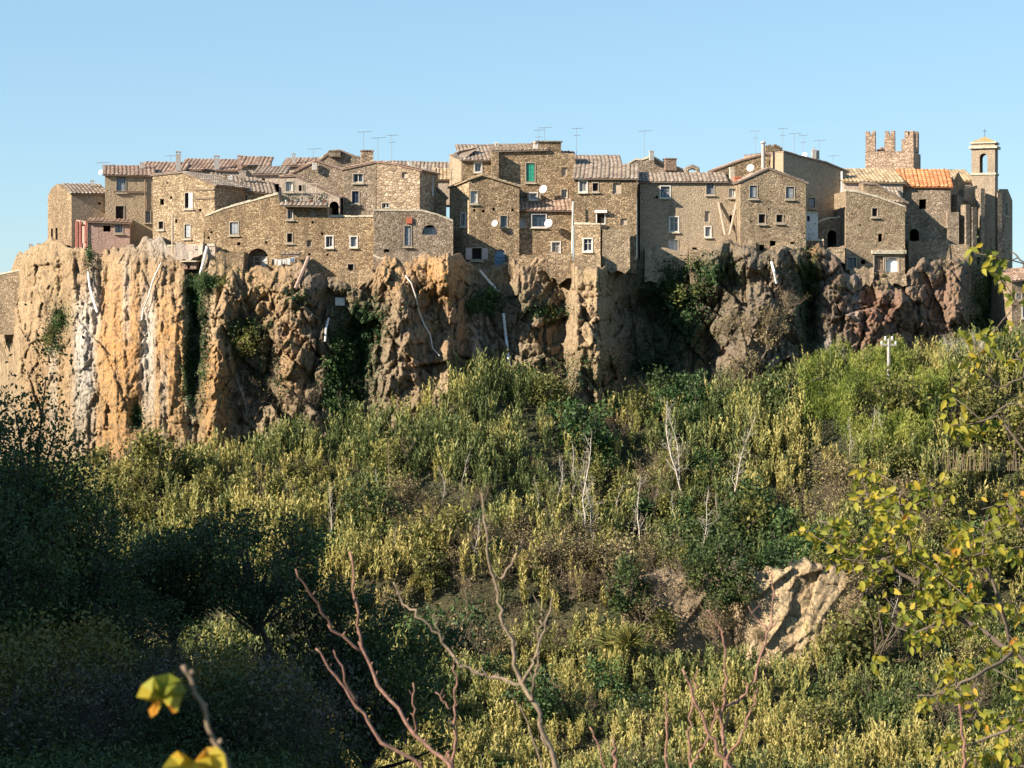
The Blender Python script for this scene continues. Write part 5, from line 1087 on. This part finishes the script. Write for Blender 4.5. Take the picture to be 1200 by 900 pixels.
# explicit plants: brink of the outcrop
for i, (px_, py_, Y_, k, s, lb) in enumerate(((855, 672, 166.5, 'dark', 1.5, 'large dark evergreen shrub overhanging the middle of the pale outcrop'), (905, 668, 167, 'green', 1.2, 'green leafy shrub on the brink of the pale outcrop'), (820, 676, 167, 'dark', 1.2, 'dark shrub at the left brink of the pale outcrop'),
        (780, 672, 167, 'bare', 1.2, 'grey twiggy shrub on the shaded left end of the outcrop'), (1000, 690, 166, 'dry', 1.4, 'brown shrub hanging at the right end of the pale outcrop'), (1010, 740, 164.5, 'bare', 1.3, 'grey twiggy shrub at the right foot of the pale outcrop'), (735, 700, 166, 'dark', 1.5, 'dark shrub closing the left end of the outcrop'),
        (960, 668, 167.3, 'olive', 1.0, 'olive shrub on the right brink of the pale outcrop'), (1000, 655, 167.5, 'olive', 1.3, 'olive shrub above the right end of the outcrop'), (885, 740, 163.4, 'dry', .6, 'small brown shrub clinging to the pale outcrop'))):
    p = ray(px_, py_, Y_); spawn(NAMES[k][0], TS[k][i % 3], (p.x, p.y-.9, p.z-.9), s, i*1.3, lb, 'shrub')
for i, (px_, py_, k) in enumerate(((752, 715, 'dry'), (775, 735, 'olive'), (800, 700, 'bare'), (760, 750, 'bare'), (842, 700, 'dark'), (835, 735, 'dry'), (870, 690, 'dark'), (1004, 715, 'dry'), (985, 745, 'olive'))):
    p = ray(px_, py_, 163.6); spawn(NAMES[k][0], TS[k][i % 3], (p.x, p.y, p.z-1.1), .85+.1*(i % 3), i*2.2, NAMES[k][1]+' growing across the face of the pale outcrop', 'shrub', 'shrubs on the face of the pale outcrop')
for i, (px_, py_) in enumerate(((720, 768), (738, 764))):
    p = ray(px_, py_-8, 160-i*2); spawn('pampas_clump', t_pampas(40+i, 2.4, 260, L_OLV), p, 1, i, ('drooping frond clump left of the pale outcrop', 'smaller drooping frond clump closest to the pale outcrop')[i], 'shrub')
# plants on the cliff face
def on_cliff(px_, py_, off=.3): y = float(cliffY(px_, py_))-off; return ray(px_, py_, y)
for i, (px_, py_, k, s, lb) in enumerate(((292, 400, 'olive', 1.35, 'yellow-green bush growing in the hollow of the sunny cliff'), (275, 408, 'green', 1.0, 'green bush tucked left of the yellow-green cliff bush'), (395, 445, 'green', 1.5, 'bright green bush on the left side of the ivy hollow'), (400, 475, 'green', 1.3, 'green bush low in the ivy hollow'),
        (398, 412, 'green', 1.1, 'green bush high in the ivy hollow'), (578, 358, 'green', 1.1, 'green bush beneath the slanting gutter'), (560, 362, 'green', .8, 'small green bush left of the slanting gutter'), (640, 372, 'olive', .8, 'small olive bush on the grey rock ledge'), (240, 335, 'green', .8, 'green tuft below the little brick hut'),
        (262, 332, 'olive', .7, 'olive tuft right of the little brick hut'), (62, 395, 'olive', .9, 'olive bush on the left sunny cliff'), (72, 380, 'green', .7, 'small green bush high on the left sunny cliff'), (705, 480, 'green', 1.2, 'vivid green bush at the foot of the strong rock rib'), (960, 330, 'olive', .8, 'olive tuft under the sunlit brick parapet'),
        (1130, 405, 'olive', 1.1, 'olive bush left of the pale round shrub'), (820, 330, 'dark', 1.5, 'dark shrub under the grey plastered house wall'), (800, 350, 'dark', 1.4, 'dark shrub lower on the shaded cliff'), (780, 330, 'dark', 1.2, 'dark shrub at the left of the shaded cliff top'))):
    p = on_cliff(px_, py_, .0); spawn(NAMES[k][0], TS[k][i % 3], (p.x, p.y, p.z-1.0*s), s, i*2.1, lb, 'shrub')
for i, (px_, py_, s, lb) in enumerate(((890, 400, 1.5, 'dry hanging shrub on the middle cliff rib'), (880, 430, 1.5, 'dry shrub at the foot of the middle cliff rib'), (900, 375, 1.3, 'dry shrub high on the middle cliff rib'), (920, 350, 1.3, 'grey twiggy shrub beside the dark cleft'), (310, 455, 1.5, 'bare grey shrub in the cliff hollow left'),
        (330, 475, 1.3, 'bare grey shrub in the cliff hollow right'), (285, 470, 1.2, 'pale bare shrub beside the orange rock block'), (360, 470, 1.3, 'bare grey shrub left of the ivy hollow'), (865, 385, 1.3, 'bare shrub left on the middle cliff rib'), (640, 440, 1.2, 'bare shrub under the grey rock ledge'))):
    p = on_cliff(px_, py_, .2); k = 'dry' if i in (0, 1, 2, 8) else 'bare'; spawn(NAMES[k][0], TS[k][i % 3], (p.x, p.y, p.z-1.2*s), s, i*1.7, lb, 'shrub')
g2 = np.random.default_rng(5)
IV = []
for cx, cy, sx, sy, n in ((228, 350, 9, 30, 1500), (222, 430, 8, 45, 1700), (238, 400, 7, 60, 1200), (160, 490, 7, 14, 500), (290, 385, 22, 12, 700), (415, 420, 24, 50, 4200), (430, 380, 22, 25, 1500), (400, 460, 20, 30, 1500), (780, 340, 30, 30, 3000), (800, 380, 34, 45, 3000), (830, 320, 30, 16, 1800), (945, 350, 12, 60, 1600), (1155, 370, 20, 60, 3500), (1165, 330, 12, 30, 900),
                          (570, 350, 16, 10, 700), (640, 365, 28, 8, 900), (70, 375, 14, 16, 600), (60, 405, 16, 14, 600), (310, 440, 30, 30, 900), (655, 440, 60, 26, 1500), (760, 430, 40, 22, 1500), (860, 440, 40, 14, 700), (245, 330, 14, 8, 500), (950, 320, 8, 14, 350), (104, 300, 4, 18, 250), (345, 345, 12, 14, 300)):
    a = g2.normal(size=(n, 2))*.55; u = cx+a[:, 0]*sx; v = cy+a[:, 1]*sy; y = cliffY(u, v)-np.abs(g2.normal(size=n))*.28; IV.append(np.stack([(u-600)/F*y, y, (HZ-v)/F*y], -1))
IV = np.concatenate(IV); tag(link('ivy', quadmesh('ivy', leafcloud(IV, .24, .7), .35+g2.normal(size=len(IV))*.22+(vn(IV[:, 0]*.5, IV[:, 2]*.5, 0, 9)-.5)*.5), L_IVY), 'dark green ivy and creepers trailing down clefts in the cliff', 'ivy', kind='stuff')
gg = np.random.default_rng(8); n = 9000; u = gg.uniform(15, 1180, n); v = T(u)+gg.exponential(34, n); nn = fbm(u*.05, v*.06, 0, 3, 120); kp = nn > .56; u, v = u[kp], v[kp]; y = cliffY(u, v)-np.abs(gg.normal(size=len(u)))*.12
tag(link('cliff_grass', quadmesh('cliff_grass', leafcloud(np.stack([(u-600)/F*y, y, (HZ-v)/F*y], -1), .26, .3), gg.uniform(0, 1, len(u))), L_OLV), 'sparse dry grass and weeds on the rock brink', 'grass', kind='stuff')

# pale bare trees (trunks one can tell apart)
TP = [t_pale(s, 6.0) for s in (21, 22, 23, 24, 25)]; TPL = [t_pale(s, 6.0, 500, L_OLV, M_TWG) for s in (26, 27, 28)]
for i, (px_, top, Y_, h, lb) in enumerate(((805, 452, 184, 9.5, 'tall pale bare tree with a twisting white trunk, left of the shaded cleft'), (852, 470, 182, 8.5, 'pale bare tree leaning right beside the twisting white one'), (790, 470, 186, 7, 'thin pale bare tree at the left of the twisting white one'), (686, 500, 178, 9, 'pale bare tree standing in the middle of the cane slope'),
        (700, 520, 176, 7.5, 'shorter bare tree to the right of the mid-slope pale tree'), (750, 545, 176, 6, 'slender grey tree between the mid-slope and the twisting pale trees'), (448, 505, 180, 8.5, 'grey bare tree rising left of the cane hill'), (640, 440, 197, 5, 'pale bare sapling at the foot of the rock'), (555, 600, 170, 6, 'thin bare tree above the grey twiggy thicket'),
        (655, 560, 174, 6.5, 'bare tree low left of the mid-slope pale tree'), (1015, 470, 186, 5, 'pale cane-like bare tree in front of the bamboo'), (1000, 480, 186, 4.5, 'second pale bare sapling in front of the bamboo'), (1025, 478, 186, 5, 'rightmost pale sapling in front of the bamboo'), (735, 690, 172, 5, 'bare tree by the left end of the outcrop'),
        (1060, 650, 165, 6, 'bare tree behind the yellow-leaved branches'), (1030, 660, 165, 6, 'bare tree at the right end of the outcrop'), (300, 430, 203, 4.5, 'pale spindly tree against the cliff hollow'), (820, 560, 174, 5, 'small bare tree over the dark shrubs'), (385, 560, 178, 6, 'bare tree behind the dark round tree'))):
    x = (px_-600)/F*Y_; zg = gz(x, Y_); zt = (HZ-top)/F*Y_; hh_ = zt-zg; tp = (TPL if i in (6, 9, 14) else TP); spawn('bare_tree', tp[i % len(tp)], (x, Y_, zg), max(.4, hh_/6.6), i*1.1, lb, 'tree')
r6 = random.Random(12)
for i in range(22):
    px_ = r6.uniform(640, 970) if i < 16 else r6.uniform(440, 640); Y_ = r6.uniform(171, 186); x = (px_-600)/F*Y_; zg = gz(x, Y_)
    spawn('bare_sapling_tree', TP[i % 5], (x, Y_, zg), r6.uniform(.5, .85), i*2.3, 'thin pale bare sapling tree among the brown shrubs in the middle of the slope', 'tree', 'thin pale sapling trees on the middle slope')
# round pale bush near the pole and stick fence
p = ray(1128, 432, 198); spawn('pale_round_shrub', t_bare(77, 2.3, 22, .9, None, 0, M_BPL, 3, .035), p, 1.05, 0, 'round pale leafless shrub at the foot of the church cliff', 'shrub')
fe = empty('stick_fence', ray(1150, 540, 178)); tag(fe, 'fence of upright dry sticks right of the bamboo grove', 'fence'); mb = MB(); r5 = random.Random(3)
for i in range(44):
    x = 1096+i*2.3+r5.uniform(-.8, .8); Yf = 178+math.sin(i*.2)*.6; zb = gz((x-600)/F*Yf, Yf); b0 = ray(x, 0, Yf); b0.z = max(zb, (HZ-548)/F*Yf)-.3; mb.tube([b0, b0+Vector((r5.uniform(-.2, .2), 0, 1.5+r5.uniform(-.6, .8)))], .03, 4)
mb.build('sticks', M_TWG, fe)

# --- dark wooded foreground at the left
TT = [t_tree(31, 10, 4.6, 12000, .2, L_DARK, M_BDK, .38, 24, .2, .37), t_tree(32, 10, 4.3, 12000, .2, L_DARK, M_BDK, .34, 24, .2, .42)]; TB_ = [t_tree(s, 16, 4.6, 20000, .23, L_DARK, M_BDK, .25, 60, .2, .6) for s in (33, 34)]
FT = [(312, 572, 96, 10, TT[0], 'dark round-crowned tree with see-through branches left of centre', 1.0), (205, 585, 99, 10, TT[1], 'dark tree just left of the round-crowned one', 1.0), (120, 610, 97, 10, TT[0], 'dark tree under the orange cliff foot', .9), (22, 395, 88, 16, TB_[0], 'tall dark tree at the left edge reaching up the cliff', .9), (-45, 400, 92, 16, TB_[1], 'tallest dark tree half outside the left edge', 1.0),
      (72, 470, 90, 16, TB_[1], 'dark tree right of the tall tree at the left edge', .9), (395, 640, 99, 10, TT[1], 'smaller dark tree right of the round-crowned one', .75), (150, 670, 88, 10, TT[0], 'low dark tree in front, left middle', .7), (-10, 560, 80, 10, TT[1], 'dark tree in deep shade at the left border', 1.0), (430, 700, 100, 10, TT[0], 'smallest dark tree at the right end of the shaded wood', .6)]
for i, (px_, top, Y_, th_, tp, lb, ws) in enumerate(FT):
    x = (px_-600)/F*Y_; zg = gz(x, Y_); hh_ = (HZ-top)/F*Y_-zg; s = hh_/th_
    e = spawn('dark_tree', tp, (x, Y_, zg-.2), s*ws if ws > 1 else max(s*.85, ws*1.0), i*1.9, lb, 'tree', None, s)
# shrubs and scrub in front, shade partly put into leaf and bark colours
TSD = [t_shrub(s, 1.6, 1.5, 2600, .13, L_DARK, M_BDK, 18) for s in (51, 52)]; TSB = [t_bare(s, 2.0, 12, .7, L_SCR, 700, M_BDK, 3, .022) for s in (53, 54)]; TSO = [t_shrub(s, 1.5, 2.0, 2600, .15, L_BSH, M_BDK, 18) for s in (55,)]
pts = []
for i in range(900):
    Y_ = g.uniform(56, 98); px_ = g.uniform(-40, 470); x = (px_-600)/F*Y_
    if any((x-a)**2+(Y_-b)**2 < 3.0 for a, b in pts): continue
    pts.append((x, Y_)); zg = gz(x, Y_); py_ = pyof(zg, Y_)
    if len(pts) > 170: break
    q = g.random(); 
    if q < .45: nm, tp, lb = 'twiggy_scrub', TSB[i % 2], 'grey twiggy scrub bush'
    elif q < .85: nm, tp, lb = 'shaded_bush', TSD[i % 2], 'dark leafy bush'
    else: nm, tp, lb = 'shaded_yellowing_bush', TSO[0], 'yellowing bush'
    wh = ('shaded under the leftmost trees' if px_ < 130 else 'shaded below the low trees' if px_ < 260 else 'shaded before the round tree' if px_ < 380 else 'at the shaded wood\'s right end')+(', bottom of the photo' if Y_ < 76 else ', near the trunks')
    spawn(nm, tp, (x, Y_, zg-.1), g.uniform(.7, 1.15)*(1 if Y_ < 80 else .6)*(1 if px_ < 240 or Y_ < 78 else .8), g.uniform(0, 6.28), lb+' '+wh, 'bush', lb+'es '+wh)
for i, (px_, py_, Y_) in enumerate(((60, 790, 72), (100, 800, 70), (30, 830, 68), (120, 770, 76))):
    x = (px_-600)/F*Y_; spawn('yellowing_bush', TSO[0], (x, Y_, gz(x, Y_)), 1.25, i*1.3, ('largest', 'second', 'front', 'rearmost')[i]+' of the four tall yellowing bushes in the left foreground', 'bush')
n = 60000; Y_ = g.uniform(50, 104, n); px_ = g.uniform(-60, 480, n); x = (px_-600)/F*Y_; z = ground(x, Y_)+np.abs(g.normal(size=n))*.35
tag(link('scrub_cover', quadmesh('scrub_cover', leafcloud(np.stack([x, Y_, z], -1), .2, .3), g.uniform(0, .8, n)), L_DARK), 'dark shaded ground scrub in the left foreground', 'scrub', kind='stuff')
# unseen hill wood outside the left edge, added to shade the valley
for i in range(46):
    x = g.uniform(-100, -42); Y_ = g.uniform(8, 84)
    spawn('shading_hill_tree', TB_[i % 2], (x, Y_, gz(x, Y_)-.3), g.uniform(.7, 1.1), g.uniform(0, 6), 'unseen dark tree added on the steep left hill to shade the valley', 'tree', 'unseen trees added on the steep left hill for shade')

# ================================================================ near foreground
def sapling(label, name, Yn, stems, mat_, r0):
    base = None; e = None; mb = MB()
    for pts_, ra, rb in stems:
        P = [ray(x, y, Yn+dy) for x, y, dy in pts_]
        if pts_[0][1] >= 888:      # runs on below the frame to the ground
            p0 = P[0].copy(); d = (P[0]-P[1]).normalized(); zg = gz(p0.x, p0.y); k = min(8, (p0.z-zg)/max(.3, -d.z)); P = [p0+Vector((d.x*.25, d.y*.25, d.z))*k]+P
            if e is None: e = empty(name, P[0]); tag(e, label, 'sapling')
        # densify with slight knots
        Q = []; n = 0; R = []
        for i in range(len(P)-1):
            for s in range(4): 
                t = s/4; q = P[i].lerp(P[i+1], t); j = .004*Yn/6; Q.append(q+Vector((random.gauss(0, j), 0, random.gauss(0, j)))); 
        Q.append(P[-1]); m = len(Q)
        R = [ra+(rb-ra)*i/(m-1) for i in range(m)]; R = [r*(1.22 if i % 4 == 0 and i else 1) for i, r in enumerate(R)]
        mb.tube(Q, [r*.58 for r in R], 8)
        rs = random.Random(int(P[-1].x*1000))
        for i in range(3, m-1):
            if rs.random() < .4:
                dd = Vector((rs.choice((-1, 1))*rs.uniform(.5, 1), rs.uniform(-.6, .6), rs.uniform(.5, 1.2))).normalized(); ln = rs.uniform(.01, .02) if rs.random() < .92 else rs.uniform(.04, .08)
                mb.tube([Q[i], Q[i]+dd*ln*.6, Q[i]+dd*ln+Vector((0, 0, ln*.2))], [R[i]*.4, R[i]*.3, R[i]*.15], 5)
    mb.build('branches', mat_, e, smooth=True); return e
k = 6.0
sapling('bare reddish sapling with long curving shoots, left of the bottom centre', 'bare_sapling', 6.0, [
 ([(525, 896, 0), (487, 861, .05), (444, 803, .1), (424.5, 760, .12), (417, 706, .1), (410, 646, .1)], .0125, .006), ([(425, 764, .12), (389.5, 737, .1), (365, 700, .05), (346.7, 667, 0)], .0085, .004),
 ([(494.6, 898, -.3), (448, 869, -.3), (417, 826, -.3), (392, 790, -.3), (370, 760, -.3)], .0115, .005), ([(417, 824, -.3), (402, 790, -.35), (391, 762, -.35)], .0065, .003),
 ([(529.5, 897, .2), (533, 865, .2), (533, 830, .2), (536, 800, .2), (532, 779, .2)], .0095, .004), ([(530, 832, .2), (520, 822, .2), (510, 811, .2)], .006, .003), ([(487, 861, .05), (485, 830, 0), (484, 800, 0)], .006, .003), ([(529, 893, .2), (526, 885, .2), (523, 882, .2)], .008, .005)], M_RDB, 0)
sapling('tall bare sapling with a long upright shoot at the bottom centre', 'bare_sapling', 5.6, [
 ([(652, 899, 0), (640, 865, 0), (627, 826, 0), (609, 799, .05), (600, 760, .05), (588, 721, .05), (581, 690, .05), (576, 670, .05), (569, 620, .05), (564.5, 578, .05)], .0145, .0045),
 ([(578, 676, .05), (585, 680, .1), (597.6, 663, .1), (604, 650, .1), (611, 634, .1)], .007, .004), ([(609, 803, .05), (580, 795, .1), (560, 790, .1), (541, 779, .1), (524, 760, .15), (514, 744, .15), (490, 722, .15), (472, 705, .2), (461, 682, .2)], .0095, .004),
 ([(514, 744, .15), (511, 730, .15), (508, 721, .15)], .005, .003), ([(611, 801, .05), (622, 785, 0), (630.6, 764, 0), (640, 730, 0), (648, 700, 0)], .009, .004), ([(629, 768, 0), (632, 748, 0), (632.6, 727, 0)], .007, .004),
 ([(624, 822, 0), (625, 800, -.1), (630, 780, -.1), (632, 765, -.1)], .007, .0035), ([(636, 899, .2), (622, 855, .2), (609, 826, .2)], .0065, .003)], M_TWG, 0)
sapling('bare branching sapling near the bottom, right of centre', 'bare_sapling', 6.2, [
 ([(855, 900, 0), (842, 880, 0), (829, 857, 0), (815, 820, 0), (800, 784, 0)], .0145, .006), ([(852, 896, 0), (849, 860, .05), (845, 830, .05), (862, 822, .1), (884, 800, .1), (892, 770, .1), (900, 742, .1), (906, 700, .1), (904, 668, .1)], .0115, .004),
 ([(900, 740, .1), (888, 727, .1), (877, 710, .1)], .005, .0025), ([(847, 830, .05), (852, 797, .05), (848, 760, .05), (845, 738, .05), (838, 727, .05), (829, 715, .05)], .0075, .003), ([(852, 889, 0), (866, 868, -.1), (874.6, 848, -.1), (883, 825, -.1), (888, 807, -.1)], .0085, .004),
 ([(808, 898, .1), (808, 860, .1), (812, 825, .1), (814, 800, .1)], .0085, .005), ([(780.6, 898, .2), (782, 850, .2), (780, 812, .2)], .0085, .004), ([(812, 896, 0), (828, 866, 0), (838, 842, 0), (841, 830, 0)], .0075, .004)], M_RDB, 0)
sapling('two thin bare shoots at the bottom edge between the saplings', 'bare_shoots', 6.4, [([(709.6, 900, 0), (700, 872, 0), (691, 852, 0)], .007, .004), ([(719, 898, .05), (720, 880, .05), (718, 866, .05)], .012, .006)], M_RDB, 0)
sapling('single thin bare shoot at the bottom edge under the yellow-leaved branches', 'bare_shoots', 7.0, [([(1131, 900, 0), (1128, 860, 0), (1124, 825, 0)], .011, .007)], M_RDB, 0)
# blurred leafy twig close to the lens
tw = empty('leafy_twig', ray(275, 905, 2.3)); tag(tw, 'blurred near twig with a green and orange curled leaf at lower left', 'twig')
mb = MB(); P = [ray(x, y, 2.3) for x, y in ((300, 1040), (285, 960), (262, 885), (250, 868), (243, 850), (241, 835), (237, 824), (228, 812), (224, 795), (218, 787), (214, 780))]; zg = gz(.0-.7, 2.3)
mb.tube([Vector((P[0].x, P[0].y, -2.3))]+P, [.005]*3+[.0038, .0032, .003, .0028, .0028, .0027, .0027, .0025, .0032], 8)
for x, y in ((225, 788), (228, 813), (240, 827), (258, 869)): mb.tube([ray(x-2, y+1, 2.3), ray(x+2, y-1, 2.3)], [.003, .0035], 6)
mb.build('stem', M_TWG, tw, smooth=True)
def bigleaf(pts_, tintf, name='leaf', Yl=2.28):
    mb = MB(); c = Vector((sum(p[0] for p in pts_)/len(pts_), sum(p[1] for p in pts_)/len(pts_))); n = len(pts_)
    for i in range(n):
        for (a0, a1) in ((0, .5), (.5, 1)):
            p, q = Vector(pts_[i][:2]), Vector(pts_[(i+1) % n][:2]); 
            def W(v, t): w_ = c.lerp(v, t); return ray(w_.x, w_.y, Yl+.02*math.sin(w_.x*.21)+.012*math.cos(w_.y*.33))
            mb.face([W(p, a1), W(q, a1), W(q, a0), W(p, a0)] if a0 else [W(p, a1), W(q, a1), ray(c.x, c.y, Yl)]); mb.t.append(tintf(c.lerp(p, a1)))
    mb.build(name, L_YEL, tw)
bigleaf([(160, 817), (166, 803), (180, 793), (198, 789), (212, 797), (219, 810), (214, 816), (208, 834), (203, 836), (200, 826), (192, 822), (184, 836), (177, 841), (174, 832), (180, 823), (172, 820)], lambda v: .25+max(0, (v.y-812))*.034+max(0, (178-v.x))*.018)
bigleaf([(190, 900), (200, 886), (208, 880), (216, 884), (222, 896), (230, 890), (242, 876), (254, 875), (263, 884), (266, 902), (262, 925), (215, 930)], lambda v: .6+.25*vn(v.x*.2, v.y*.2, 0, 2))

# yellow-leaved tree reaching in from the right
yt = empty('yellowing_tree', ray(1330, 1150, 11.0)); yt.location.z = gz(yt.location.x, 11.0); tag(yt, 'young tree with yellow-green leaves reaching in from the right edge', 'tree')
YB = [([(1330, 1150, 0), (1300, 950, 0), (1250, 820, 0), (1190, 765, 0), (1120, 722, .1), (1080, 690, .2), (1045, 660, .2), (1020, 640, .3), (985, 628, .3), (960, 610, .3)], .024, .005),
      ([(1080, 690, .2), (1068, 650, .1), (1060, 610, .1), (1056, 585, .1), (1050, 565, .1)], .013, .004), ([(1060, 665, .2), (1040, 600, .3), (1015, 590, .3)], .008, .003), ([(1120, 722, .1), (1095, 735, 0), (1070, 745, 0), (1045, 730, 0)], .01, .004),
      ([(1045, 660, .2), (1010, 660, .2), (990, 655, .2)], .006, .003), ([(1190, 765, 0), (1150, 790, -.2), (1110, 810, -.2), (1075, 815, -.2)], .012, .004), ([(1250, 820, 0), (1190, 850, -.4), (1150, 870, -.4), (1110, 880, -.4)], .014, .004), ([(1190, 765, 0), (1170, 700, -.2), (1150, 650, -.2), (1155, 610, -.2)], .014, .004),
      ([(1250, 820, 0), (1225, 700, -.5), (1200, 620, -.5), (1180, 590, -.5)], .018, .005), ([(1300, 950, 0), (1230, 900, -.6), (1180, 900, -.6)], .016, .005), ([(1150, 650, -.2), (1120, 655, -.2), (1100, 640, -.2)], .007, .003), ([(1120, 722, .1), (1115, 690, 0), (1095, 660, 0)], .008, .003),
      ([(1225, 700, -.5), (1230, 560, -.8), (1225, 480, -.8), (1205, 440, -.8), (1190, 415, -.8)], .014, .004), ([(1230, 560, -.8), (1170, 490, -.7), (1110, 502, -.7)], .008, .003), ([(1225, 480, -.8), (1180, 475, -.7), (1150, 500, -.7)], .006, .003), ([(1225, 480, -.8), (1240, 400, -1), (1225, 340, -1), (1200, 310, -1), (1186, 295, -1)], .009, .004), ([(1225, 340, -1), (1200, 350, -1), (1185, 358, -1)], .005, .003), ([(1205, 440, -.8), (1170, 455, -.8), (1155, 440, -.8)], .005, .003)]
mb = MB(); LPp, LD = [], []
for pts_, ra, rb in YB:
    P = [ray(x, y, 11+dy) for x, y, dy in pts_]; Q = []
    for i in range(len(P)-1):
        for s in range(4): Q.append(P[i].lerp(P[i+1], s/4)+Vector((random.gauss(0, .008), random.gauss(0, .01), random.gauss(0, .008))))
    Q.append(P[-1]); m = len(Q); mb.tube(Q, [ra+(rb-ra)*i/(m-1) for i in range(m)], 7)
    sparse = pts_[-1][1] < 520
    for i in range(len(Q)-1):
        if ra-(ra-rb)*i/m > .016 or (sparse and random.random() < .45): continue
        L_ = (Q[i+1]-Q[i]).length; side = 2 if sparse else 8
        for _ in range(max(1, int(L_*side*(2.2 if not sparse else 1.6)))):
            if sparse and i < len(Q)*.55: continue
            q = Q[i].lerp(Q[i+1], random.random()); d = Vector((random.gauss(0, 1), random.gauss(0, .8), random.gauss(.15, .7))).normalized(); Lt = random.uniform(.08, .34); mb.tube([q, q+d*Lt*.5, q+d*Lt+Vector((0, 0, -.02))], [.0035, .003, .002], 4)
            for _ in range(random.randint(8, 13)):
                LPp.append(q+d*Lt*random.uniform(.45, 1.05)+Vector((random.gauss(0, .03), random.gauss(0, .03), random.gauss(0, .03)))); LD.append(Vector((random.gauss(0, .6), random.gauss(0, .6), -.55+random.gauss(0, .35))))
mb.build('branches', M_BRK, yt, smooth=True)
V, Qd, tn = [], [], []
for p, d in zip(LPp, LD):
    d = d.normalized(); L_ = random.uniform(.045, .075); w_ = d.cross(Vector((random.gauss(0, .4), 1, random.gauss(0, .5)))).normalized(); nn = d.cross(w_).normalized(); cu = random.uniform(.0, .25); n = len(V)
    for s, wd in ((0, .03), (.22, .2), (.5, .25), (.8, .12), (1.0, .005)):
        c = p+d*L_*s-nn*L_*cu*s*s; V += [c-w_*L_*wd+nn*L_*wd*.4, c, c+w_*L_*wd+nn*L_*wd*.4]
    t = min(.84, max(0, random.gauss(.52, .2))) if random.random() > .02 else random.uniform(.75, 1)
    if p.z > -.2*0-1.3 and p.x < 2.2: t = min(.8, t+.1)
    for r in range(4):
        for cc in (0, 1): a = n+r*3+cc; Qd.append((a, a+1, a+4, a+3)); tn.append(t)
o_ = wloc(yt); V = np.array([tuple(v-o_) for v in V]); me = npmesh('foliage', V, np.array(Qd), tint=np.array(tn)); link('foliage', me, L_YEL, yt)
print('CANES', NCANE, 'SHRUBS', NSH, 'LEAVES', len(LPp))
